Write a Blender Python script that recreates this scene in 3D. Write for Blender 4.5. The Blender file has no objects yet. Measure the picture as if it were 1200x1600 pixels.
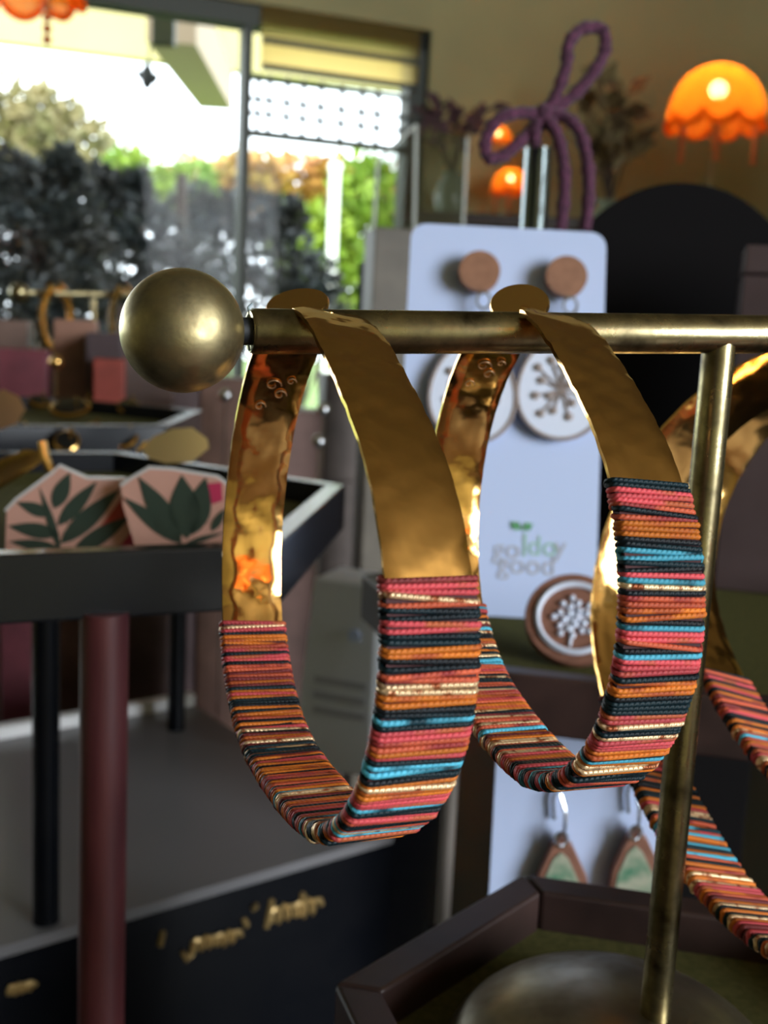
import bpy, math, random
from mathutils import Vector, Matrix
from math import sin, cos, pi, radians as rad
random.seed(7)
SC = bpy.context.scene
COL = SC.collection

# ------------------------------------------------------------------ camera
ZC = 1.20
FPX = 1700.0
PITCH, ROLL = rad(9.0), rad(2.8)
CAM = Vector((0, 0, ZC))
_F = Vector((0, cos(PITCH), -sin(PITCH)))
_R0 = Vector((1, 0, 0)); _U0 = Vector((0, sin(PITCH), cos(PITCH)))
_R = _R0 * cos(ROLL) + _U0 * sin(ROLL)
_U = _U0 * cos(ROLL) - _R0 * sin(ROLL)
cd = bpy.data.cameras.new('camera'); cam = bpy.data.objects.new('camera', cd); COL.objects.link(cam)
cd.sensor_fit = 'VERTICAL'; cd.sensor_height = 36; cd.sensor_width = 36
cd.lens = FPX / 1600 * 36
cd.clip_start = 0.005; cd.clip_end = 200
cd.dof.use_dof = True; cd.dof.focus_distance = 0.092; cd.dof.aperture_fstop = 48
m = Matrix.Identity(4)
for i in range(3):
    m[i][0], m[i][1], m[i][2], m[i][3] = _R[i], _U[i], -_F[i], CAM[i]
cam.matrix_world = m
SC.camera = cam

def P(px, py, D):                       # a point of the place seen at a pixel, at depth D
    return CAM + _F * D + _R * ((px - 600) / FPX * D) - _U * ((py - 800) / FPX * D)
def ray(px, py):
    return (P(px, py, 1) - CAM)
def ground(px, py, z):                  # the point of a level surface
    r = ray(px, py); t = (z - ZC) / r.z
    return CAM + r * t
def onplane(px, py, o, n):
    r = ray(px, py); t = (o - CAM).dot(n) / r.dot(n)
    return CAM + r * t

# ------------------------------------------------------------------ world, sun, area lamp for an assumed window, window portal, exposure
w = bpy.data.worlds.new('sky'); SC.world = w; w.use_nodes = True
wn = w.node_tree.nodes; wl = w.node_tree.links
wn['Background'].inputs[0].default_value = (0.86, 0.93, 1.0, 1)
wn['Background'].inputs[1].default_value = 5.0
SC.view_settings.view_transform = 'Standard'; SC.view_settings.look = 'None'
SC.view_settings.gamma = 1; SC.view_settings.use_curve_mapping = False
SC.view_settings.exposure = 0.2

def light(name, typ, loc, aim, energy, color, size=None, sizey=None):
    ld = bpy.data.lights.new(name, typ); ld.energy = energy; ld.color = color
    if typ == 'AREA':
        ld.shape = 'RECTANGLE'; ld.size = size; ld.size_y = sizey
    o = bpy.data.objects.new(name, ld); COL.objects.link(o)
    o.location = loc
    o.rotation_euler = (Vector(aim) - Vector(loc)).to_track_quat('-Z', 'Y').to_euler()
    return o, ld
sun, sd = light('sun', 'SUN', (3, -6, 8), (0, 6, 0), 4.0, (1.0, 0.93, 0.8))
sd.angle = rad(1)
light('assumed_window_lamp', 'AREA', (2.72, -1.35, 1.75), (0.0, 0.15, 1.25), 200, (0.88, 0.94, 1.0), 2.3, 1.5)  # area lamp inside the closed side wall, in place of an assumed window's daylight
po, pd = light('window_portal', 'AREA', (-1.75, 2.1, 1.55), (-1.75 + .34, 2.1 - .94, 1.55), 1, (1, 1, 1), 3.4, 1.2)
pd.cycles.is_portal = True

# ------------------------------------------------------------------ helpers
def lin(c):
    return tuple(((v / 255) / 12.92 if v / 255 <= 0.04045 else ((v / 255 + 0.055) / 1.055) ** 2.4) for v in c) + (1,)
MATS = {}
def mat(name, rgb, rough=0.5, metal=0.0, rgb2=None, scale=40, detail=3, bump=0.0, bscale=None, bdist=0.0005, spec=0.5,
        btype='noise', emit=None, estr=0, rough2=None, stretch=None, ramp=(0.35, 0.65), sheen=0):
    if name in MATS: return MATS[name]
    M = bpy.data.materials.new(name); M.use_nodes = True; MATS[name] = M
    nt = M.node_tree; N = nt.nodes; L = nt.links
    b = N['Principled BSDF']
    b.inputs['Base Color'].default_value = lin(rgb); b.inputs['Roughness'].default_value = rough
    b.inputs['Metallic'].default_value = metal; b.inputs['Specular IOR Level'].default_value = spec
    if sheen: b.inputs['Sheen Weight'].default_value = sheen
    tc = N.new('ShaderNodeTexCoord'); mp = N.new('ShaderNodeMapping')
    L.new(tc.outputs['Object'], mp.inputs[0])
    if stretch: mp.inputs['Scale'].default_value = stretch
    if rgb2:
        nz = N.new('ShaderNodeTexNoise'); nz.inputs['Scale'].default_value = scale; nz.inputs['Detail'].default_value = detail
        L.new(mp.outputs[0], nz.inputs['Vector'])
        cr = N.new('ShaderNodeValToRGB'); cr.color_ramp.elements[0].color = lin(rgb); cr.color_ramp.elements[1].color = lin(rgb2)
        cr.color_ramp.elements[0].position, cr.color_ramp.elements[1].position = ramp
        L.new(nz.outputs['Fac'], cr.inputs[0]); L.new(cr.outputs[0], b.inputs['Base Color'])
        if rough2 is not None:
            mr = N.new('ShaderNodeMapRange'); mr.inputs[1].default_value = .35; mr.inputs[2].default_value = .65
            mr.inputs[3].default_value = rough; mr.inputs[4].default_value = rough2
            L.new(nz.outputs['Fac'], mr.inputs[0]); L.new(mr.outputs[0], b.inputs['Roughness'])
    if bump:
        if btype == 'noise':
            t = N.new('ShaderNodeTexNoise'); t.inputs['Detail'].default_value = 4; out = t.outputs['Fac']
        elif btype == 'voronoi':
            t = N.new('ShaderNodeTexVoronoi'); t.feature = 'SMOOTH_F1'; out = t.outputs['Distance']
            t.inputs['Smoothness'].default_value = .6
        else:
            t = N.new('ShaderNodeTexWave'); t.bands_direction = 'DIAGONAL'; out = t.outputs['Fac']
        t.inputs['Scale'].default_value = bscale or scale
        L.new(mp.outputs[0], t.inputs['Vector'])
        bp = N.new('ShaderNodeBump'); bp.inputs['Strength'].default_value = bump; bp.inputs['Distance'].default_value = bdist
        L.new(out, bp.inputs['Height']); L.new(bp.outputs[0], b.inputs['Normal'])
    if emit:
        b.inputs['Emission Color'].default_value = lin(emit); b.inputs['Emission Strength'].default_value = estr
    return M

class MB:
    def __init__(s): s.v = []; s.f = []
    def add(s, vs, fs):
        b = len(s.v); s.v += [Vector(v) for v in vs]; s.f += [tuple(i + b for i in q) for q in fs]; return s
    def hull8(s, p):   # p: 4 bottom then 4 top
        return s.add(p, [(3, 2, 1, 0), (4, 5, 6, 7), (0, 1, 5, 4), (1, 2, 6, 5), (2, 3, 7, 6), (3, 0, 4, 7)])
    def box(s, c, d, rz=0, ax=None):
        c = Vector(c)
        if ax is None: ax = (Vector((cos(rz), sin(rz), 0)), Vector((-sin(rz), cos(rz), 0)), Vector((0, 0, 1)))
        h = [ax[i] * d[i] / 2 for i in range(3)]
        q = [(-1, -1), (1, -1), (1, 1), (-1, 1)]
        return s.hull8([c + h[0] * a + h[1] * b - h[2] for a, b in q] + [c + h[0] * a + h[1] * b + h[2] for a, b in q])
    def tube(s, pts, r, n=8, closed=False, cap=True, flat=1.0):
        pts = [Vector(p) for p in pts]; m_ = len(pts)
        rr = r if isinstance(r, (list, tuple)) else [r] * m_
        vs = []; nrm = None
        for i, p in enumerate(pts):
            if closed: t = pts[(i + 1) % m_] - pts[i - 1]
            else: t = pts[min(i + 1, m_ - 1)] - pts[max(i - 1, 0)]
            t.normalize()
            if nrm is None:
                a = Vector((0, 0, 1)) if abs(t.z) < .9 else Vector((1, 0, 0))
                nrm = (a - t * a.dot(t)).normalized()
            else:
                nrm = (nrm - t * nrm.dot(t)).normalized()
            bn = t.cross(nrm)
            vs += [p + (nrm * cos(2 * pi * k / n) + bn * sin(2 * pi * k / n) * flat) * rr[i] for k in range(n)]
        fs = []
        for i in range(m_ if closed else m_ - 1):
            j = (i + 1) % m_
            for k in range(n):
                l = (k + 1) % n
                fs.append((i * n + k, i * n + l, j * n + l, j * n + k))
        if cap and not closed:
            fs.append(tuple(range(n - 1, -1, -1))); fs.append(tuple((m_ - 1) * n + k for k in range(n)))
        return s.add(vs, fs)
    def lathe(s, o, prof, n=32, ax=None, cap=True):   # prof: (radius, height along axis)
        o = Vector(o); A = (ax or Vector((0, 0, 1))).normalized()
        a = Vector((1, 0, 0)) if abs(A.x) < .9 else Vector((0, 1, 0))
        X = (a - A * a.dot(A)).normalized(); Y = A.cross(X)
        vs = []; fs = []
        for r, h in prof:
            vs += [o + A * h + (X * cos(2 * pi * k / n) + Y * sin(2 * pi * k / n)) * r for k in range(n)]
        for i in range(len(prof) - 1):
            for k in range(n):
                l = (k + 1) % n
                fs.append((i * n + k, i * n + l, (i + 1) * n + l, (i + 1) * n + k))
        if cap:
            fs.append(tuple(range(n - 1, -1, -1))); fs.append(tuple((len(prof) - 1) * n + k for k in range(n)))
        return s.add(vs, fs)
    def sphere(s, c, r, n=24, m_=14, sq=(1, 1, 1)):
        c = Vector(c); vs = []; fs = []
        for i in range(m_ + 1):
            th = pi * i / m_
            for k in range(n):
                ph = 2 * pi * k / n
                vs.append(c + Vector((sin(th) * cos(ph) * r * sq[0], sin(th) * sin(ph) * r * sq[1], cos(th) * r * sq[2])))
        for i in range(m_):
            for k in range(n):
                l = (k + 1) % n
                fs.append((i * n + k, (i + 1) * n + k, (i + 1) * n + l, i * n + l))
        return s.add(vs, fs)
    def prism(s, poly, ext):    # world polygon and an extrusion vector
        k = len(poly); poly = [Vector(p) for p in poly]; ext = Vector(ext)
        return s.add(poly + [p + ext for p in poly],
                     [tuple(range(k - 1, -1, -1)), tuple(range(k, 2 * k))] + [(i, (i + 1) % k, k + (i + 1) % k, k + i) for i in range(k)])
    def leaf(s, c, d, n, L_, W):
        d = d.normalized(); n = (n - d * n.dot(d)).normalized(); x = d.cross(n)
        return s.add([c, c + d * L_ * .5 + x * W * .5 + n * W * .12, c + d * L_, c + d * L_ * .5 - x * W * .5 + n * W * .12], [(0, 1, 2, 3)])
    def base(s):
        lo = [min(v[i] for v in s.v) for i in range(3)]; hi = [max(v[i] for v in s.v) for i in range(3)]
        return Vector(((lo[0] + hi[0]) / 2, (lo[1] + hi[1]) / 2, lo[2]))

def link_mesh(name, mb, mt, parent=None, smooth=True, bevel=0):
    org = parent_loc(parent) if parent else mb.base()
    me = bpy.data.meshes.new(name)
    me.from_pydata([v - org for v in mb.v], [], mb.f); me.update()
    if smooth: me.shade_smooth()
    me.materials.append(mt)
    o = bpy.data.objects.new(name, me); COL.objects.link(o)
    if parent: o.parent = parent
    else: o.location = org
    if bevel:
        b = o.modifiers.new('bevel', 'BEVEL'); b.width = bevel; b.segments = 2; b.limit_method = 'ANGLE'
    elif smooth:
        try: me.set_sharp_from_angle(angle=rad(40))
        except Exception: pass
    if parent is None and 0: pass
    return o
def parent_loc(p):
    v = Vector((0, 0, 0))
    while p: v += p.location; p = p.parent
    return v
def tag(o, label, cat, group=None):
    o['label'] = label; o['category'] = cat
    if group: o['group'] = group
    return o
def thing(name, loc, label, cat, group=None):
    o = bpy.data.objects.new(name, None); COL.objects.link(o); o.location = loc; o.empty_display_size = .01
    return tag(o, label, cat, group)
def struct(name, mb, mt, smooth=False):
    o = link_mesh(name, mb, mt, None, smooth); o['kind'] = 'structure'; return o
def relabel(o, t): o['label'] = t; return o

# ------------------------------------------------------------------ materials
WALL = mat('olive_paint', (176, 168, 120), .8, rgb2=(160, 152, 108), scale=2)
CEIL = mat('ceiling_boards', (136, 122, 94), .8, rgb2=(112, 98, 72), scale=2, stretch=(1, 14, 1))
FLOOR = mat('floor_boards', (88, 66, 50), .5, rgb2=(60, 42, 30), scale=3, stretch=(1, 12, 1))
FRAME = mat('window_frame_paint', (52, 58, 46), .5)
CREAM = mat('cream_paint', (176, 168, 118), .7, rgb2=(166, 158, 106), scale=1.5)
BEAM = mat('beam_paint', (170, 150, 130), .7)
WHITE = mat('white_paint', (240, 240, 240), .6)
GRASS = mat('lawn', (80, 110, 40), .9, rgb2=(105, 125, 48), scale=1)
LEAFG = mat('leaf_green', (92, 128, 26), .6, rgb2=(130, 150, 40), scale=2)
LEAFO = mat('leaf_orange', (178, 120, 58), .6, rgb2=(150, 130, 50), scale=2)
LEAFP = mat('leaf_pale', (112, 110, 74), .6, rgb2=(150, 138, 96), scale=2)
LEAFD = mat('leaf_dark', (38, 48, 52), .55, rgb2=(60, 58, 58), scale=8)
BARK = mat('bark', (60, 48, 40), .8)
GOLD = mat('hammered_gold', (255, 200, 118), .13, 1.0, bump=.3, btype='voronoi', bscale=420, bdist=.00022)
GOLDP = mat('plain_gold', (255, 204, 124), .2, 1.0)
BALL = mat('mottled_brass', (206, 190, 142), .36, 1.0, rgb2=(84, 74, 54), scale=260, detail=8, bump=.35, bscale=900, bdist=.00009, rough2=.55, ramp=(.32, .72))
BRASS = mat('antique_brass', (196, 182, 138), .24, 1.0, rgb2=(74, 64, 46), scale=300, detail=7, bump=.25, bscale=1500, bdist=.00006, rough2=.36, ramp=(.3, .75))
DWOOD = mat('dark_wood', (62, 44, 40), .42, rgb2=(40, 27, 25), scale=70, stretch=(1, 1, 1), bump=.15, bscale=500, bdist=.0001)
BWOOD = mat('black_stained_wood', (10, 12, 17), .26, rgb2=(15, 16, 20), scale=60, spec=.22)
RIMB = mat('polished_black_wood', (12, 15, 22), .22, rgb2=(18, 20, 26), scale=60, spec=.5)
REDWOOD = mat('mahogany', (92, 46, 48), .42, rgb2=(70, 32, 36), scale=30, stretch=(6, 6, 1))
FELT = mat('green_felt', (92, 90, 54), .95, rgb2=(78, 78, 46), scale=900, bump=.4, bscale=2500, bdist=.0002, spec=.05)
CARD = mat('white_card', (190, 205, 238), .7, spec=.2)
BLACK = mat('black_fabric', (14, 12, 13), .95, spec=.15)
TAN = mat('tan_wood', (150, 106, 80), .6, rgb2=(134, 94, 70), scale=300)
DOT = mat('etched_brown', (146, 132, 126), .6)
BROWNW = mat('brown_veneer', (140, 96, 78), .55, rgb2=(122, 82, 66), scale=200, stretch=(1, 6, 1))
SILVER = mat('silver', (225, 228, 232), .22, 1.0)
ENAMW = mat('white_enamel', (216, 224, 242), .5)
PURPLE = mat('purple_chenille', (92, 46, 72), .95, rgb2=(58, 28, 46), scale=700, sheen=.15)
GREY = mat('grey_laminate', (120, 118, 120), .3, rgb2=(112, 110, 112), scale=6)
CARTON = mat('grey_carton', (216, 220, 226), .6)
INK_G = mat('grey_ink', (172, 174, 184), .6)
INK_GR = mat('pale_green_ink', (150, 190, 175), .6)
INK_LEAF = mat('leaf_green_ink', (86, 150, 100), .6)
GOLDINK = mat('gold_foil', (190, 160, 105), .4, .6)

def thin_glass(name, tint=(250, 252, 252), gl=.003):
    M = bpy.data.materials.new(name); M.use_nodes = True
    nt = M.node_tree; nt.nodes.clear()
    o = nt.nodes.new('ShaderNodeOutputMaterial'); t = nt.nodes.new('ShaderNodeBsdfTransparent'); g = nt.nodes.new('ShaderNodeBsdfGlossy')
    mx = nt.nodes.new('ShaderNodeMixShader'); mx.inputs[0].default_value = gl
    t.inputs[0].default_value = lin(tint); g.inputs['Roughness'].default_value = .03
    nt.links.new(t.outputs[0], mx.inputs[1]); nt.links.new(g.outputs[0], mx.inputs[2]); nt.links.new(mx.outputs[0], o.inputs[0])
    return M
GLASS = thin_glass('window_glass')
ACRYL = thin_glass('clear_acrylic', (226, 230, 226), .12)

# ------------------------------------------------------------------ room shell
A_ = P(390, 520, 2.5); B_ = P(632, 531, 2.635)
WD = Vector((B_.x - A_.x, B_.y - A_.y, 0)).normalized()      # along the window wall, to the right
WN = Vector((WD.y, -WD.x, 0))                                 # into the room
K = Vector((B_.x, B_.y, 0)) + WD * .03
ZT = 2.75
def wallpt(px, py):        # a pixel's point on the inner face of the window wall
    return onplane(px, py, K, WN)
Lft = K - WD * 3.9
corners = [K, Vector((2.85, 3.15, 0)), Vector((2.85, -2.6, 0)), Vector((Lft.x, -2.6, 0)), Lft]
def wall(name, a, b, z0, z1, mt, t=.1):
    d = (b - a).normalized(); n = Vector((d.y, -d.x, 0))      # outside is -n when walking anticlockwise...
    mid = (corners[0] + corners[2]) / 2
    if (mid - a).dot(n) > 0: n = -n
    q = [a, b, b + n * t, a + n * t]
    return struct(name, MB().hull8([p + Vector((0, 0, z0)) for p in q] + [p + Vector((0, 0, z1)) for p in q]), mt)
struct('floor', MB().hull8([Vector((x, y, z)) for z in (-.1, 0) for x, y in ((Lft.x - .3, -2.9), (3.1, -2.9), (3.1, 3.5), (Lft.x - .3, 3.5))]), FLOOR)
ceil_poly = [Vector((c.x, c.y, ZT)) for c in corners]
struct('ceiling', MB().prism(ceil_poly, (0, 0, .12)), CEIL)
wall('wall_right', corners[0], corners[1], 0, ZT, WALL)
wall('wall_side', corners[1], corners[2], 0, ZT, WALL)
wall('wall_rear', corners[2], corners[3], 0, ZT, WALL)
wall('wall_left', corners[3], corners[4], 0, ZT, WALL)
# window wall: below the sill, above the head, end pieces
zs = .98; zh = wallpt(500, 20).z
wall('wall_front', K, Lft, 0, zs, WALL)
wall('wall_front_head', K, Lft, zh, ZT, WALL)
wall('wall_front_end', Lft, Lft + WD * .5, zs, zh, WALL)
# window_1: frame, mullion, sash bar, panes, muntins, blind
wx0 = Lft + WD * .5
w1 = bpy.data.objects.new('window_1', None); COL.objects.link(w1); w1.location = (K.x, K.y, zs); w1['kind'] = 'structure'
OUT = -WN
def wbar(name, a, b, wid, dep, mt=FRAME, off=.05, vertical=False):
    d = (b - a); L_ = d.length; d.normalize()
    up = d.cross(OUT).normalized()
    return link_mesh(name, MB().box((a + b) / 2 + OUT * off, (L_, dep, wid), ax=(d, OUT, up)), mt, w1, False)
def zpt(p, z): return Vector((p.x, p.y, z))
wbar('frame_head', zpt(wx0, zh - .02), zpt(K, zh - .02), .045, .06)
wbar('frame_sill', zpt(wx0, zs + .02), zpt(K, zs + .02), .05, .12)
wbar('frame_side', zpt(K - WD * .02, zs), zpt(K - WD * .02, zh), .045, .06)
wbar('frame_side', zpt(wx0, zs), zpt(wx0, zh), .045, .06)
mp_ = wallpt(389, 200)
wbar('mullion', zpt(mp_, zs), zpt(mp_, zh), .02, .05)
sb = wallpt(500, 214)
wbar('sash_bar', zpt(mp_, sb.z), zpt(K, sb.z), .012, .04)
for yy in (128, 160, 182):
    zz = wallpt(500, yy).z; wbar('muntin', zpt(mp_, zz), zpt(K, zz), .007, .02)
for xx in (410, 428, 456, 482, 510, 543, 575, 600):
    p = wallpt(xx, 190); wbar('muntin', zpt(p, sb.z), zpt(p, wallpt(500, 120).z), .006, .02)
def pane(a, b, z0, z1):
    q = [a + OUT * .05, b + OUT * .05, b + OUT * .053, a + OUT * .053]
    link_mesh('pane', MB().hull8([zpt(p, z0) for p in q] + [zpt(p, z1) for p in q]), GLASS, w1, False)
pane(mp_, K, zs, zh)
pane(wx0, mp_, zs, zh)
# slatted blind half way down the right pane
BLIND = mat('bamboo_blind', (206, 192, 140), .7, rgb2=(186, 170, 116), scale=14)
_b = BLIND.node_tree; _t = _b.nodes.new('ShaderNodeBsdfTranslucent'); _t.inputs[0].default_value = lin((250, 236, 190)); _m = _b.nodes.new('ShaderNodeMixShader'); _m.inputs[0].default_value = .85
_b.links.new(_b.nodes['Principled BSDF'].outputs[0], _m.inputs[1]); _b.links.new(_t.outputs[0], _m.inputs[2]); _m2 = _b.nodes.new('ShaderNodeMixShader'); _m2.inputs[0].default_value = .5; _tp = _b.nodes.new('ShaderNodeBsdfTransparent'); _tp.inputs[0].default_value = lin((250, 236, 200))
_b.links.new(_m.outputs[0], _m2.inputs[1]); _b.links.new(_tp.outputs[0], _m2.inputs[2]); _b.links.new(_m2.outputs[0], _b.nodes['Material Output'].inputs[0])
t = thing('bamboo_blind', zpt((mp_ + K) / 2 + WN * .01, zh - .02), 'rolled down bamboo slat blind above the small window panes', 'blind')
zb0, zb1 = wallpt(500, 116).z, wallpt(500, 18).z
nsl = 14
for k in range(nsl):
    z0 = zb0 + (zb1 - zb0) * k / nsl; h = (zb1 - zb0) / nsl * .86
    link_mesh('slat', MB().box(zpt((mp_ + K) / 2 + OUT * .012, z0 + h / 2), ((K - zpt(mp_, 0)).length - .05, .004, h), ax=(WD, OUT, Vector((0, 0, 1)))), BLIND, t, False)
for yy in (75, 116):
    zz = wallpt(500, yy).z
    link_mesh('cross_rail', MB().box(zpt((mp_ + K) / 2 + WN * .0, zz), ((K - zpt(mp_, 0)).length - .05, .01, .012), ax=(WD, OUT, Vector((0, 0, 1)))), FRAME, t, False)
# trims on the right wall
pr = P(795, 90, 2.78)
struct('trim_1', MB().box(Vector((pr.x, pr.y - .02, 1.9)), (.05, .05, 1.6)), FRAME)
# assumed side window (behind and right of the camera): frame on solid wall, lamp for daylight
sw = bpy.data.objects.new('assumed_window', None); COL.objects.link(sw); sw.location = (2.8, -1.35, 1.1); sw['kind'] = 'structure'
for c, d in (((2.82, -1.35, 1.06), (.06, 1.7, .08)), ((2.82, -1.35, 2.44), (.06, 1.7, .08)), ((2.82, -2.16, 1.75), (.06, .08, 1.4)), ((2.82, -.54, 1.75), (.06, .08, 1.4))):
    link_mesh('assumed_window_frame', MB().box(c, d), FRAME, sw, False)

# ------------------------------------------------------------------ outdoors
struct('ground', MB().box((0, 30, -.25), (80, 56, .2)), GRASS)
fz0 = P(0, 65, 5.0); fz1 = P(385, 112, 5.25)
d = (fz1 - fz0); d.normalize()
fa, fb = fz0 - d * 2.5, fz1 + d * .8
up = Vector((0, 0, 1)); dn = Vector((d.y, -d.x, 0)).normalized()
struct('trim_2', MB().hull8([fa, fb, fb - dn * .08, fa - dn * .08] + [q + up * .75 for q in (fa, fb, fb - dn * .08, fa - dn * .08)]), CREAM)   # porch fascia
bm0, bm1 = P(268, 20, 3.3), P(338, 140, 5.0)
bd = (bm1 - bm0).normalized(); bs = bd.cross(up).normalized(); bu = bs.cross(bd)
struct('trim_3', MB().box((bm0 + bm1) / 2, ((bm1 - bm0).length, .15, .17), ax=(bd, bs, bu)), BEAM)      # porch beam
# pillar of the porch
pp = P(524, 260, 8.0); gp = Vector((pp.x, pp.y, 0))
struct('pillar', MB().lathe((gp.x, gp.y, -.15), [(.045, 0), (.045, .05), (.04, .08), (.04, pp.z + .11), (.05, pp.z + .13), (.05, pp.z + .17)], 20), WHITE, True)
def cloud(n, c, r, L_, mb=None, flat=.0):
    mb = mb or MB(); c = Vector(c)
    for _ in range(n):
        v = Vector((random.gauss(0, 1), random.gauss(0, 1), random.gauss(0, 1))).normalized()
        q = v * (random.random() ** .4)
        p = c + Vector((q.x * r[0], q.y * r[1], q.z * r[2]))
        dd = (v + Vector((random.uniform(-1, 1), random.uniform(-1, 1), random.uniform(-1, 1)))).normalized()
        nn = Vector((random.uniform(-1, 1), random.uniform(-1, 1), random.uniform(-1, 1)))
        mb.leaf(p, dd, nn, L_ * random.uniform(.6, 1.2), L_ * random.uniform(.4, .6))
    return mb
def shrub(name, label, cat, blobs, base, leaf, mt, group=None, n=260, stem=.02):
    t = thing(name, base, label, cat, group)
    mb = MB(); st = MB()
    for c, r in blobs:
        cloud(n, c, r, leaf, mb)
        c = Vector(c); st.tube([base, base.lerp(c, .5) + Vector((.02, 0, .03)), c], [stem, stem * .8, stem * .4], 6)
    link_mesh('foliage', mb, mt, t, False); link_mesh('stem', st, BARK, t)
    return t
def blob(px, py, D, rpx, rpy):
    return (P(px, py, D), (rpx / FPX * D, rpx / FPX * D, rpy / FPX * D))
def gb(px, D, z=-.15):
    q = P(px, 500, D); return Vector((q.x, q.y, z))
shrub('hedge', 'sunlit orange autumn hedge behind the white porch pillar', 'hedge',
      [blob(x, y, 12, 62, 40) for x, y in ((320, 290), (400, 285), (470, 290), (540, 295), (600, 300), (430, 330), (510, 340))] , gb(450, 12), .18, LEAFO, n=420)
shrub('green_bush', 'bright green bush at the foot of the white porch pillar', 'bush',
      [blob(x, y, 10.5, 50, 50) for x, y in ((470, 370), (520, 400), (575, 360), (600, 420), (540, 450), (480, 430), (570, 300), (200, 290), (290, 300))], gb(520, 10.5), .16, LEAFG, n=380)
shrub('tree', 'pale leafy tree rising against the white sky', 'tree',
      [blob(x, y, 14, 60, 42) for x, y in ((20, 165), (70, 190), (30, 215), (110, 220), (60, 245), (150, 260))], gb(50, 14), .22, LEAFP, n=260, stem=.1)
# dark bushes in planters close behind the glass
def dark(px0, blobs, label, base_px, D):
    shrub('dark_shrub', label, 'shrub', [blob(x, y, D, a, b) for x, y, a, b in blobs], gb(base_px, D), .045, LEAFD, 'dark shrubs outside the window', n=420, stem=.015)
dark(0, [(30, 290, 45, 45), (60, 340, 70, 60), (20, 390, 60, 60), (110, 370, 60, 60), (90, 430, 90, 50), (100, 275, 24, 38), (30, 480, 60, 50), (120, 490, 60, 50)], 'dark spiky shrub outside the window below the pale tree', 60, 2.95)
dark(0, [(180, 330, 40, 60), (220, 360, 60, 50), (200, 420, 80, 60), (155, 295, 18, 35), (215, 300, 14, 30), (280, 420, 60, 60), (180, 490, 70, 50), (250, 490, 60, 50)], 'dark shrub outside the window with upright stubby shoots on top', 200, 3.5)
dark(0, [(300, 330, 40, 40), (340, 340, 50, 40), (400, 340, 50, 36), (445, 340, 30, 32), (370, 390, 80, 60), (440, 410, 60, 50), (480, 440, 50, 40), (330, 440, 90, 50), (400, 490, 90, 60), (500, 500, 50, 50)], 'dark rounded shrub outside the window in front of the orange hedge', 380, 4.2)
for i, (px, py0) in enumerate(((98, 238), (222, 272), (285, 272))):
    a = P(px, py0, (3.22, 3.85, 3.85)[i])
    tag(link_mesh('fence_post', MB().box(Vector((a.x, a.y, (a.z - .15) / 2)), (.07 if i == 0 else .03, .05, a.z + .15)), BARK, None, False),
        ('broad square dark post standing above the spiky shrub', 'thin dark post among the stubby shoots, nearer the pale tree', 'thin dark post among the stubby shoots, nearer the window mullion')[i], 'post', 'fence posts among the shrubs')
# dark bracket and hanging ornament at the fascia
a0 = P(256, 72, 2.62)
tag(link_mesh('window_latch_box', MB().box(a0 + Vector((0, 0, .07)), (.055, .03, .14)), FRAME, None, False, bevel=.004), 'dark square box fixed at the top of the window', 'box')
t = thing('hanging_ornament', P(230, 145, 2.6), 'small dark bird ornament hanging on a string in the window', 'ornament')
mb = MB().sphere(P(230, 120, 2.6), .024, 12, 8, (.7, .5, 1.3))
mb.hull8([P(x, y, 2.6 + dz) for dz in (0, .006) for x, y in ((212, 108), (228, 112), (228, 128), (214, 122))])
mb.hull8([P(x, y, 2.6 + dz) for dz in (0, .006) for x, y in ((232, 112), (250, 116), (244, 132), (232, 130))])
link_mesh('bird', mb, LEAFD, t)
link_mesh('string', MB().tube([P(236, 70, 2.6), P(231, 108, 2.6)], .003, 5), FRAME, t)

# ------------------------------------------------------------------ lamps and things at the back of the room
SHADE = bpy.data.materials.new('woven_shade'); SHADE.use_nodes = True
nt = SHADE.node_tree; nt.nodes.clear()
so = nt.nodes.new('ShaderNodeOutputMaterial'); tr = nt.nodes.new('ShaderNodeBsdfTranslucent'); df = nt.nodes.new('ShaderNodeBsdfDiffuse'); tp = nt.nodes.new('ShaderNodeBsdfTransparent')
m1 = nt.nodes.new('ShaderNodeMixShader'); m2 = nt.nodes.new('ShaderNodeMixShader')
tr.inputs[0].default_value = lin((255, 146, 44)); df.inputs[0].default_value = lin((226, 122, 40))
ck = nt.nodes.new('ShaderNodeTexChecker'); ck.inputs['Scale'].default_value = 260; ck.inputs[1].default_value = (.16, .16, .16, 1); ck.inputs[2].default_value = (0, 0, 0, 1)
tcc = nt.nodes.new('ShaderNodeTexCoord'); nt.links.new(tcc.outputs['Object'], ck.inputs['Vector'])
m1.inputs[0].default_value = .35
nt.links.new(tr.outputs[0], m1.inputs[1]); nt.links.new(df.outputs[0], m1.inputs[2])
nt.links.new(ck.outputs['Color'], m2.inputs[0]); nt.links.new(m1.outputs[0], m2.inputs[1]); nt.links.new(tp.outputs[0], m2.inputs[2]); nt.links.new(m2.outputs[0], so.inputs[0])
BULB = mat('bulb', (255, 220, 160), .5, emit=(255, 214, 140), estr=40)
BEAD = mat('amber_bead', (210, 110, 50), .3)
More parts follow.
